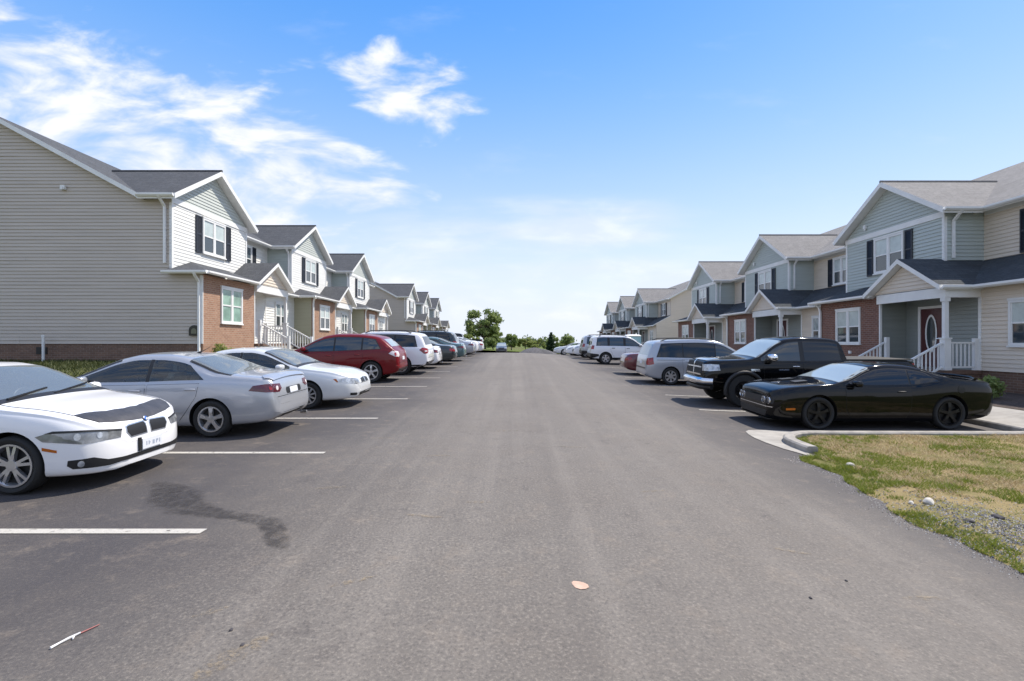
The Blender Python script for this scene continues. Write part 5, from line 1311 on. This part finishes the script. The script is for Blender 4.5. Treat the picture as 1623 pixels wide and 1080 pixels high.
# ---- boxy white suv with dark cladding
BOXY = dict(
    top=[(-2.2, .66), (-2.18, .98), (-2.15, 1.15), (-2.08, 1.45), (-1.98, 1.66), (-1.85, 1.735), (-1.2, 1.765), (-.3, 1.76), (.1, 1.72), (.4, 1.60), (.75, 1.36), (1.0, 1.20), (1.2, 1.15), (1.7, 1.10), (2.0, 1.02), (2.14, .88), (2.2, .62)],
    belt=[(-2.2, .62), (-2.14, 1.02), (-1.9, 1.10), (-1, 1.10), (0, 1.09), (1.0, 1.06), (1.7, .98), (2.05, .86), (2.2, .56)],
    bot=[(-2.2, .46), (-2.05, .38), (-1.7, .32), (-1, .28), (1.2, .28), (1.8, .32), (2.1, .36), (2.2, .42)],
    w=[(-2.2, .74), (-2.16, .82), (-2.0, .88), (-1.6, .90), (1.2, .90), (1.7, .885), (1.98, .82), (2.12, .70), (2.2, .5)],
    axles=(-1.30, 1.32), R=.36, rim=.23, spokes=(5, 'wide'), tum=.27, tw=.23,
    ws=(.96, .28), rwx=[(-2.1, -.66, 1.16), (-2.1, .66, 1.16), (-2.0, .60, 1.58), (-2.0, -.60, 1.58)], rw_mat=M_TINT,
    dlo=dict(x=(-1.95, .92), rear=(-1.88, -1.80), breaks=[-1.12, -.15], pillar=.07, gap=.11),
    doors=[(-.1, .9, [(-.1, .42), (.80, .42), (.88, .6), (.88, 1.04), (-.1, 1.06)]), (-1.0, -.15, [(-.85, .55), (-.75, .42), (-.14, .42), (-.14, 1.06), (-1.04, 1.07), (-1.0, .85)])],
    mirror=(.8, 1.16, 1.1), handle_mat=M_BLACK,
    extra=[("tail_light", [(-2.02, .87, .92), (-2.12, .82, .92), (-2.17, .72, .92), (-2.16, .72, 1.10), (-2.1, .80, 1.16), (-2.02, .86, 1.14)], (-.75, .66, 0), M_RED, True),
           ("license_plate", rrect(-2.2, -.16, .16, .80, .92, .01), (-1, 0, .1), M_PLATE, False, .008),
           ("rear_bumper", [(-2.2, -.84, .42), (-2.2, .84, .42), (-2.2, .86, .66), (-2.2, -.86, .66)], (-1, 0, 0), M_BLACK, False, .02),
           ("bumper_corner", [(-2.0, .9, .42), (-2.16, .80, .44), (-2.16, .80, .66), (-1.75, .92, .62), (-1.72, .92, .5)], (-.5, .86, 0), M_BLACK, True),
           ("lower_sill", lift([(-.9, .29), (.9, .29), (.9, .42), (-.9, .42)]), (0, 1, 0), M_BLACK, True),
           ("headlight", [(1.75, -.86, .88), (2.08, -.70, .84), (2.15, -.5, .84), (2.1, -.5, .98), (1.8, -.84, 1.0)], (.75, -.65, .1), M_LAMP, True),
           ("grille", rrect(2.2, -.42, .42, .66, .88, .05), (1, 0, .1), M_BLACK, False)],
    more=roof_rails(-1.7, .0, .05))

GL, GR = "cars parked along the left row", "cars parked along the right row"
def spot(X, Y, rz, L=4.6):
    zc = gz(X, Y); e = 1.4
    pitch = math.atan2(gz(X + e, Y) - gz(X - e, Y), 2 * e); roll = math.atan2(gz(X, Y + .8) - gz(X, Y - .8), 1.6)
    zc = (gz(X + e, Y - .8) + gz(X - e, Y - .8) + gz(X + e, Y + .8) + gz(X - e, Y + .8)) / 4
    return (X, Y, zc + .005), pitch, roll
def settle(o, X, Y, flip, yaw=0.0):
    loc, pit, rol = spot(X, Y, 0)
    o.location = loc
    o.rotation_mode = 'XYZ'
    Rm = Matrix.Rotation(rol, 3, 'X') @ Matrix.Rotation(-pit, 3, 'Y') @ Matrix.Rotation((math.pi if flip else 0) + yaw, 3, 'Z')
    o.rotation_euler = Rm.to_euler()
    return o
bmw = settle(build_car(BMW, "parked_car", "white sedan nearest on the left with a dark vinyl strip across its hood", "car", GL, (0, 0, 0), 0, P_WHITE), -7.02, 6.50, False)
mazda = settle(build_car(MAZDA, "parked_car", "silver sedan parked tail to the road beside the nearest white sedan", "car", GL, (0, 0, 0), 0, P_SILVER), -6.53, 9.48, True)
taurus = settle(build_car(TAURUS, "parked_car", "pearl white rounded sedan facing the road between silver sedan and red crossover", "car", GL, (0, 0, 0), 0, P_PEARL), -6.25, 12.62, False)
redc = settle(build_car(CROSS, "parked_car", "red crossover parked tail to the road on the left", "car", GL, (0, 0, 0), 0, P_RED), -6.42, 18.45, True); redc.scale = (1, 1, 1.04)
suv = settle(build_car(SUVBIG, "parked_car", "large white suv with black rear window next to the red crossover", "car", GL, (0, 0, 0), 0, P_WHITE), -6.12, 21.6, True)
coupe = settle(build_car(COUPE, "parked_car", "low black two door coupe with black wheels beside the dry lawn", "car", GR, (0, 0, 0), 0, P_BLACK), 7.80, 11.60, True); coupe.scale = (.94, .96, .965)
truck = settle(build_car(PICKUP, "pickup_truck", "tall black crew cab pickup with chrome mirror behind the black coupe", "pickup truck", GR, (0, 0, 0), 0, P_BLACK), 8.05, 14.75, True); truck.scale = (.98, .98, .985)
van = settle(build_car(VAN, "parked_van", "silver minivan with dark side glass beyond the black pickup", "minivan", GR, (0, 0, 0), 0, P_SILVER), 7.42, 20.3, False); van.scale = (.96, .98, 1)
boxy = settle(build_car(BOXY, "parked_car", "boxy white suv with black rear bumper beyond the dark red sedan", "car", GR, (0, 0, 0), 0, P_WHITE), 6.75, 31.6, False)
def again(src, X, Y, flip, label, group, mat=None, cat="car", name=None):
    mm = {}
    if mat:
        for n in ("white_paint", "silver_paint", "pearl_paint", "red_paint", "black_paint"): mm[n] = mat
    c = copy_tree(src, None, mm, {}); c['label'] = label; c['category'] = cat; c['group'] = group
    if name: c.name = name
    return settle(c, X, Y, flip)
again(mazda, -6.05, 24.5, True, "white sedan tail showing just past the large white suv on the left", GL, P_WHITE)
again(taurus, -5.72, 27.4, True, "dark green sedan parked beyond the white cars on the left", GL, P_NAVY)
again(mazda, -5.42, 30.3, True, "pale teal sedan in the left row beside the dark green sedan", GL, P_TEAL)
again(suv, -6.3, 33.4, True, "dark green suv whose roof shows above the teal sedan", GL, P_NAVY)
again(mazda, -5.35, 36.3, True, "far silver sedan in the left row after the dark green suv", GL, None)
again(bmw, -5.25, 39.3, True, "far white sedan near the end of the left row", GL, None)
again(taurus, -5.2, 42.3, True, "last pearl sedan of the left row before the dark pickup", GL, None)
again(truck, -6.2, 50.0, True, "dark pickup at the far end of the left row below the big tree", GL, None, "pickup truck", "pickup_truck")
again(taurus, 7.55, 24.1, False, "dark red sedan mostly hidden behind the silver minivan", GR, P_MAROON)
again(boxy, 6.95, 37.2, False, "second boxy white suv farther along the right row", GR, P_SILVER)
again(redc, 6.9, 40.6, True, "white crossover facing the road far along the right row", GR, P_WHITE)
again(mazda, 6.95, 46.5, True, "small white sedan far along the right row before the trees", GR, P_WHITE)
again(bmw, 7.0, 49.6, True, "small white sedan next to last at the far end of the right row", GR, None)
again(taurus, 6.6, 55.5, True, "last pale sedan at the far end of the right row beyond the crest", GR, P_PEARL)
fc = again(boxy, -2.3, 80, False, "grey suv far off on the road below the trees", "cars far off on the road", P_GREY)
fc.rotation_euler = (0, 0, R(-90)); fc.location = (-2.35, 82, gz(-2.3, 82))

# pale blue portable toilet by the far right houses
pt = empty("portable_toilet", (11.5, 50, terrain(11.5, 50)), 0, "pale blue portable toilet cabin with white roof before the far right block", "portable toilet")
M_PT = pmat("pale_blue_plastic", (.34, .55, .62), .5)
m = MB(); m.box(-.68, .68, -.62, .62, .12, 1.88); m.box(-.72, .72, -.66, .66, .0, .12)
for x in (-.68, .68):
    for y in (-.62, .62): m.box(x - .05, x + .05, y - .05, y + .05, .12, 1.885)
m.build("cabin", M_PT, pt)
m = MB(); m.slab([(-.74, -.68, 1.886), (.74, -.68, 1.886), (.74, .68, 1.886), (-.74, .68, 1.886)], .001)
rings = [(.74, .68, 1.887), (.74, .68, 1.95), (.58, .52, 2.06), (.2, .2, 2.09)]
for (a0, b0, z0), (a1, b1, z1) in zip(rings[:-1], rings[1:]):
    A = [(-a0, -b0, z0), (a0, -b0, z0), (a0, b0, z0), (-a0, b0, z0)]; Bq = [(-a1, -b1, z1), (a1, -b1, z1), (a1, b1, z1), (-a1, b1, z1)]
    for k in range(4): j = (k + 1) % 4; m.poly([A[k], A[j], Bq[j], Bq[k]])
m.poly([(-.2, -.2, 2.09), (.2, -.2, 2.09), (.2, .2, 2.09), (-.2, .2, 2.09)]); m.build("roof", M_TRIM, pt)
m = MB(); m.box(-.715, -.682, -.40, .40, .2, 1.82); m.build("door", pmat("door_blue_plastic", (.42, .62, .68), .5), pt)
m = MB(); m.tube([(.5, .45, 1.8), (.5, .45, 2.25)], .05, 8); m.build("vent_pipe", M_TRIM, pt)

# ------------------------------------------------------------------ trees and plants
def leaves(name, centers, radii, n, size, mat, parent=None, squash=1.0, shell=.45):
    """leaf quads scattered through a set of lumpy clumps"""
    c = np.array(centers); r = np.array(radii); w = r ** 2; idx = rng.choice(len(c), n, p=w / w.sum())
    d = rng.normal(size=(n, 3)); d /= np.linalg.norm(d, axis=1, keepdims=True)
    rad = r[idx] * (shell + (1 - shell) * rng.random(n) ** .6) * (1 + .25 * rng.normal(size=n))
    P = c[idx] + d * rad[:, None] * np.array([1, 1, squash])
    u = rng.normal(size=(n, 3)); u /= np.linalg.norm(u, axis=1, keepdims=True); t = np.cross(u, d + .6 * rng.normal(size=(n, 3)))
    t /= np.maximum(np.linalg.norm(t, axis=1, keepdims=True), 1e-6)
    s = (size * (.6 + .8 * rng.random(n)))[:, None]
    V = np.stack([P - u * s, P + t * s * .55, P + u * s, P - t * s * .55], 1).reshape(-1, 3)
    me = bpy.data.meshes.new(name); me.vertices.add(4 * n); me.vertices.foreach_set('co', V.ravel())
    me.loops.add(4 * n); me.loops.foreach_set('vertex_index', np.arange(4 * n, dtype=np.int32))
    me.polygons.add(n); me.polygons.foreach_set('loop_start', np.arange(0, 4 * n, 4, dtype=np.int32)); me.polygons.foreach_set('loop_total', np.full(n, 4, np.int32))
    me.materials.append(mat); me.update(calc_edges=True); me.validate()
    o = bpy.data.objects.new(name, me); COL.objects.link(o)
    if parent: o.parent = parent
    return o
M_BARK = pmat("bark", (.085, .066, .05), .9, var=.3, vscale=8)
L_GREEN = leaf_mat("leaf_green", (.13, .185, .055), (.29, .35, .13), .5)
L_YEL = leaf_mat("leaf_yellow_green", (.17, .22, .055), (.34, .38, .13), .5)
L_DARK = leaf_mat("leaf_dark", (.016, .038, .016), (.035, .065, .025))
def broadleaf(X, Y, h, rad, label, nclump=26, n=5000, mat=None, size=.3, trunkfrac=.3, group="trees beyond the end of the road", gaps=True):
    z = terrain(X, Y); t = empty("tree", (X, Y, z), 0, label, "tree", group)
    m = MB(); cs, rs = [], []
    m.tube([(0, 0, -.3), (.1, 0, h * trunkfrac), (.0, .1, h * .6), (.1, .1, h * .85)], [h * .035, h * .028, h * .018, h * .006], 8)
    for k in range(nclump):
        a = random.random() * 2 * math.pi; e = random.uniform(-.45, 1.0); q = random.uniform(.3, 1.0)
        p = Vector((math.cos(a) * rad * q * math.sqrt(max(.1, 1 - (e * .75) ** 2)), math.sin(a) * rad * q * math.sqrt(max(.1, 1 - (e * .75) ** 2)), h * (trunkfrac + .33) + e * h * .36))
        cs.append(p); rs.append(rad * random.uniform(.13, .27))
        b0 = Vector((.05, .05, h * random.uniform(trunkfrac, .65)))
        m.tube([b0, b0.lerp(p, .55) + Vector((0, 0, .04 * h)), p], [h * .010, h * .006, h * .002], 5)
    m.build("trunk", M_BARK, t, 60); leaves("crown", cs, rs, n, size, mat or L_GREEN, t, .8)
    return t
broadleaf(-7.4, 118, 10.2, 4.3, "tall spreading tree with sky showing through its crown at the road's end", 54, 7500, L_GREEN, .25, .2)
far = [(-5.2, 112, 4.4, 2.2, L_GREEN), (-1.2, 118, 4.4, 2.6, L_GREEN), (2.2, 125, 3.6, 2.2, L_YEL), (5.4, 128, 3.6, 2.6, L_YEL), (8.4, 116, 5.0, 2.0, L_GREEN), (-9.8, 108, 3.6, 1.9, L_YEL), (11.8, 120, 3.7, 1.8, L_GREEN)]
flab = ["bushy green tree under the tall spreading tree", "round green tree just right of the tall spreading tree", "low yellow green tree left of the road's end", "low yellow green tree in the middle of the road's end", "green tree behind the dark conifer", "pale green bush left below the tall spreading tree", "small green tree above the far white cars on the right"]
for (x, y, h, r_, mt), lb in zip(far, flab): broadleaf(x, y, h, r_, lb, 14, 2000, mt, .26, .12)
def conifer(X, Y, h, r_, label):
    z = terrain(X, Y); t = empty("conifer_tree", (X, Y, z), 0, label, "tree", "trees beyond the end of the road")
    m = MB(); m.tube([(0, 0, -.3), (0, 0, h * .95)], [.16, .03], 7); m.build("trunk", M_BARK, t, 60)
    cs, rs = [], []
    for k in range(26):
        f = k / 25; q = r_ * (1 - f) ** .8; a = k * 2.4; cs.append((math.cos(a) * q * .6, math.sin(a) * q * .6, .6 + f * (h - .7))); rs.append(.18 + q * .5)
    leaves("crown", cs, rs, 2600, .2, L_DARK, t, .8)
conifer(7.2, 104, 4.4, .9, "narrow dark conifer standing alone at the road's end")
conifer(26.0, 150, 7.5, 1.3, "second conifer half hidden beyond the far right block")
# far wood on the horizon
cs, rs = [], []
for k in range(170):
    x = random.uniform(-260, 260); y = random.uniform(230, 330); cs.append((x, y, terrain(x, y) + random.uniform(1, 4.5))); rs.append(random.uniform(2.5, 5))
tag(leaves("wood", cs, rs, 26000, .9, leaf_mat("leaf_far", (.13, .18, .08), (.24, .28, .13), .4), None, .75), "far line of low woodland along the horizon", "wood", None, "stuff")
# gravel heap at the road's end
mb = MB(); nb = 20
for j in range(6):
    for i in range(nb):
        a = 2 * math.pi * i / nb; q = 1 - j / 5.0; rr = (1 + .25 * math.sin(3 * a + 1)) * q; mb.v.append((3.5 + 3.6 * rr * math.cos(a), 96 + 1.8 * rr * math.sin(a), terrain(3.5, 96) - .05 + 1.25 * (1 - q ** 1.6) + .06 * math.sin(7 * a + j)))
for j in range(5):
    for i in range(nb): a = j * nb + i; b = j * nb + (i + 1) % nb; mb.f.append((a, b, b + nb, a + nb)); mb.m.append(0)
tag(mb.build("gravel_heap", pmat("dark_gravel", (.10, .098, .105), .95, var=.4, vscale=6, bump=1, bscale=12), None, 60), "low dark gravel heap at the far end of the road", "gravel heap")
def shrub(X, Y, r_, h, label, mat, n=900, size=.05, zadd=0):
    z = terrain(X, Y) + zadd; t = empty("shrub", (X, Y, z), 0, label, "shrub", "shrubs in front of the houses")
    m = MB(); cs, rs = [], []
    for k in range(12):
        a = random.random() * 6.28; q = random.random() * r_ * .6; p = (math.cos(a) * q, math.sin(a) * q, h * random.uniform(.3, .75)); cs.append(p); rs.append(r_ * random.uniform(.3, .5))
        m.tube([(0, 0, -.05), (p[0] * .5, p[1] * .5, p[2] * .6), p], [.015, .01, .005], 5)
    m.build("stem", M_BARK, t); leaves("foliage", cs, rs, n, size, mat, t, .85)
shrub(-11.15, 19.35, .5, .85, "yellow green shrub at the foot of the near left brick wall", L_YEL)
shrub(-11.1, 21.2, .35, .5, "low shrub below the near left brick window", L_YEL, 600)
shrub(12.55, 13.4, .42, .65, "round green shrub in the mulch behind the black coupe's tail", L_GREEN)
shrub(13.1, 15.0, .3, .42, "small low shrub in the mulch nearer the right porch", L_GREEN, 500)
shrub(12.9, 11.9, .3, .4, "low dark shrub in the mulch at the right frame edge", L_DARK, 500)

# grass blades
def grass(name, pts, hgt, mat, label, lean=.5, wid=.006):
    P = np.array(pts); n = len(P); a = rng.random(n) * 6.283; h = hgt * (.45 + rng.random(n)) * (1 + .9 * np.clip(np.sin(P[:, 0] * 5.1 + np.sin(P[:, 1] * 3.3) * 2) * np.sin(P[:, 1] * 4.7 + np.sin(P[:, 0] * 2.9) * 2), 0, 1))
    wv = np.stack([np.cos(a), np.sin(a), np.zeros(n)], 1) * wid; b = rng.random(n) * 6.283
    tip = P + np.stack([np.cos(b) * h * lean, np.sin(b) * h * lean, h], 1)
    V = np.stack([P - wv, P + wv, tip], 1).reshape(-1, 3)
    me = bpy.data.meshes.new(name); me.vertices.add(3 * n); me.vertices.foreach_set('co', V.ravel())
    me.loops.add(3 * n); me.loops.foreach_set('vertex_index', np.arange(3 * n, dtype=np.int32))
    me.polygons.add(n); me.polygons.foreach_set('loop_start', np.arange(0, 3 * n, 3, dtype=np.int32)); me.polygons.foreach_set('loop_total', np.full(n, 3, np.int32))
    me.materials.append(mat); me.update(calc_edges=True)
    o = bpy.data.objects.new(name, me); COL.objects.link(o); return tag(o, label, "grass", None, "stuff")
from mathutils import noise as MN
green, dry = [], []
for k in range(150000):
    y = random.uniform(2.6, 9.85); x = lawn_edge_y(y) + random.random() ** 1.3 * 9.0 - .02
    e = x - lawn_edge_y(y)
    g1 = MN.noise(Vector((x * 1.1, y * 1.1, 3))); g2 = MN.noise(Vector((x * 3.7, y * 3.7, 9)))
    gv = math.hypot((x - 5.0) / 1.45, (y - 4.8) / 1.4) + g2 * .6
    if gv < 1.12 and random.random() > (.9 if e < .30 and g1 > -.15 else .06): continue
    val = g1 + .6 * g2 + (.75 if e < .32 else 0) - (.12 if y > 6 else 0)
    if e < .28 and g2 < -.25 and e > .12: continue
    if val > .06 or (val > -.3 and random.random() < .2): green.append((x, y, lawn_z(x, y) - .004))
    elif random.random() < .75: dry.append((x, y, lawn_z(x, y) - .004))
grass("grass", green, .034, leaf_mat("grass_green", (.105, .150, .018), (.26, .29, .045), .3), "short green tufts over the lawn at lower right", .9)
grass("dry_grass", dry, .028, leaf_mat("grass_dry", (.34, .25, .125), (.54, .42, .25), .2), "straw coloured dead grass patches on the lower right lawn", 1.3)
gl = []
for k in range(42000):
    y = random.uniform(9, 19.5); x = random.uniform(-22, -8.8)
    gl.append((x, y, terrain(x, y) - .004))
grass("verge_grass", gl, .07, leaf_mat("verge_green", (.030, .045, .012), (.085, .095, .028), .25), "dark green grass on the bank before the near left house", .7, .012)
# stones and litter
def stone(X, Y, s, mat, label, zf=lawn_z, cat="stone", name="stone", flat=.6, group=None):
    b = bmesh.new(); bmesh.ops.create_icosphere(b, subdivisions=2, radius=1)
    k = random.random() * 9
    for v in b.verts:
        q = 1 + .35 * MN.noise(v.co * 1.3 + Vector((k, k, k))); v.co = Vector((v.co.x * s * q, v.co.y * s * .75 * q, v.co.z * s * flat * q))
    o = bm_obj(b, name, mat, None, 30); o.location = (X, Y, zf(X, Y) + s * flat * .45); o.rotation_euler = (0, 0, k)
    return tag(o, label, cat, group)
M_STW = pmat("pale_stone", (.50, .47, .42), .9, var=.15); M_STD = pmat("dark_stone", (.06, .055, .06), .9, var=.3); M_STG = pmat("grey_stone", (.22, .21, .215), .9, var=.3, vscale=9)
stone(5.0, 7.55, .055, M_STW, "pale stone lying in the grass near the kerb corner")
stone(4.78, 5.85, .07, M_STW, "cream stone half sunk at the lawn's stony edge"); stone(4.60, 5.88, .035, M_STW, "little white stone beside the half sunk cream stone")
stone(4.74, 5.28, .05, M_STD, "dark flat stone on the gravel at the lawn's edge", flat=.35)
stone(5.2, 5.45, .06, M_STD, "dark stone in the grass right of the gravel patch", flat=.4)
pb = MB(); cnt = 0
while cnt < 6500:
    x = random.gauss(5.1, .65); y = random.gauss(4.8, .68)
    if x < lawn_edge_y(y) - .03: continue
    s = random.uniform(.004, .015); z = lawn_z(x, y); i = len(pb.v); a = random.random() * 3
    for dx, dy, dz in ((1, 0, 0), (0, 1, 0), (-1, 0, 0), (0, -1, 0), (0, 0, .8)):
        pb.v.append((x + s * (dx * math.cos(a) - dy * math.sin(a)) * random.uniform(.7, 1.2), y + s * (dx * math.sin(a) + dy * math.cos(a)), z + s * dz))
    for f in ((0, 1, 4), (1, 2, 4), (2, 3, 4), (3, 0, 4)): pb.f.append(tuple(i + q for q in f)); pb.m.append(random.choice((0, 0, 1, 2)))
    cnt += 1
for k in range(1500):
    y = random.uniform(2.6, 8.2); x = lawn_edge(y) - abs(random.gauss(0, .10)); s_ = random.uniform(.003, .010) ; z = gz(x, y) + .004; i = len(pb.v)
    for dx, dy, dz in ((1, 0, 0), (0, 1, 0), (-1, 0, 0), (0, -1, 0), (0, 0, .8)): pb.v.append((x + s_ * dx, y + s_ * dy, z + s_ * dz))
    for f in ((0, 1, 4), (1, 2, 4), (2, 3, 4), (3, 0, 4)): pb.f.append(tuple(i + q for q in f)); pb.m.append(random.choice((0, 1, 2)))
tag(pb.build("gravel", [M_STG, M_STD, M_STW]), "loose grey gravel at the edge of the lawn", "gravel", None, "stuff")
rz_ = lambda x, y: gz(x, y) + .004
M_CHIP = pmat("clay_chip", (.50, .34, .26), .9, var=.2)
stone(.46, 3.66, .068, M_CHIP, "flat orange clay chip lying in the middle of the road", rz_, "chip", "clay_chip", .05)
for k, (x, y) in enumerate([(3.15, 2.98), (2.98, 2.86), (3.32, 2.82), (2.1, 3.6), (2.55, 3.9), (-1.75, 3.1), (-1.6, 2.95)]):
    stone(x, y, random.uniform(.010, .016), M_STD, "tiny dark pebble lying loose on the asphalt in the foreground", rz_, "pebble", "pebble", .6, "loose pebbles on the asphalt")
mb = MB(); zf = lambda x, y: gz(x, y) + .012
st = [(-2.69, 2.915), (-2.675, 2.96), (-2.665, 3.01), (-2.64, 3.06)]
mb.tube([(x, y, zf(x, y) + .003 * (k % 2)) for k, (x, y) in enumerate(st)], [.008, .006, .008, .005], 6, 0)
mb.tube([(-2.655, 3.03, zf(-2.65, 3.03)), (-2.635, 3.00, zf(-2.64, 3.0))], [.007, .004], 6, 0)
mb.tube([(-2.64, 3.06, zf(-2.64, 3.06)), (-2.60, 3.15, zf(-2.6, 3.15))], [.005, .003], 6, 1)
tag(mb.build("litter", [pmat("white_litter", (.62, .61, .60), .6), pmat("red_litter", (.30, .10, .09), .6)], None, 60), "thin white and red scrap of plastic on the asphalt at lower left", "litter")
# stains on the asphalt
def stain(name, pl, ws, mat, dz=.0085):
    mb = MB(); uvs = []; n = len(pl)
    me = bpy.data.meshes.new(name); V = []; F = []; UV = []
    for i, (x, y) in enumerate(pl):
        a = Vector(pl[max(i - 1, 0)]); b = Vector(pl[min(i + 1, n - 1)]); t = (b - a).normalized(); nn = Vector((-t.y, t.x))
        e = min(1, min(i, n - 1 - i) * 1.0)
        for q, v in ((-1, 0), (-.5, .6), (0, 1), (.5, .6), (1, 0)):
            px, py = x + nn.x * ws[i] * q, y + nn.y * ws[i] * q; V.append((px, py, gz(px, py) + dz)); UV.append((0, v * e))
    for i in range(n - 1):
        for k in range(4): F.append((i * 5 + k, i * 5 + k + 1, (i + 1) * 5 + k + 1, (i + 1) * 5 + k))
    me.from_pydata(V, [], F); l = me.uv_layers.new(name='UVMap').data
    for lp in me.loops: l[lp.index].uv = UV[lp.vertex_index]
    me.materials.append(mat); o = bpy.data.objects.new(name, me); COL.objects.link(o); return struct(o)
M_OIL = worn_mat("oil_stain", (.032, .027, .024), .28, .64, 7, .54, True, .7)
M_DUST = worn_mat("pale_scuff", (.34, .27, .18), .42, .66, 26, .55, True)
stain("road_stain", [(-4.45, 6.2), (-4.1, 5.9), (-3.75, 5.55), (-3.4, 5.25), (-3.05, 5.08), (-2.7, 4.98), (-2.4, 4.86), (-2.2, 4.62), (-2.05, 4.35), (-1.9, 4.2)], [.06, .22, .34, .26, .16, .13, .14, .15, .12, .05], M_OIL)
stain("road_stain", [(-1.75, 2.62), (-1.68, 2.72), (-1.60, 2.85), (-1.52, 2.98), (-1.45, 3.1)], [.03, .08, .10, .08, .03], M_DUST)
for k, (x, y, l, a) in enumerate([(-2.15, 5.9, .5, .2), (-1.1, 7.4, .6, .1), (-2.3, 8.6, .5, .3), (-.4, 5.4, .35, .0), (-.9, 5.0, .5, -.2), (1.6, 5.9, .4, .3), (-.2, 9.2, .7, .1), (-2.0, 3.3, .25, .6), (-1.2, 3.7, .4, .5), (2.4, 4.4, .4, -.3), (3.0, 3.7, .5, .1), (.9, 8.0, .6, -.1)]):
    stain("road_stain", [(x + l * (t - 2) / 4 * math.cos(a), y + l * (t - 2) / 4 * math.sin(a)) for t in range(5)], [.01, .03, .045, .03, .01], M_DUST)
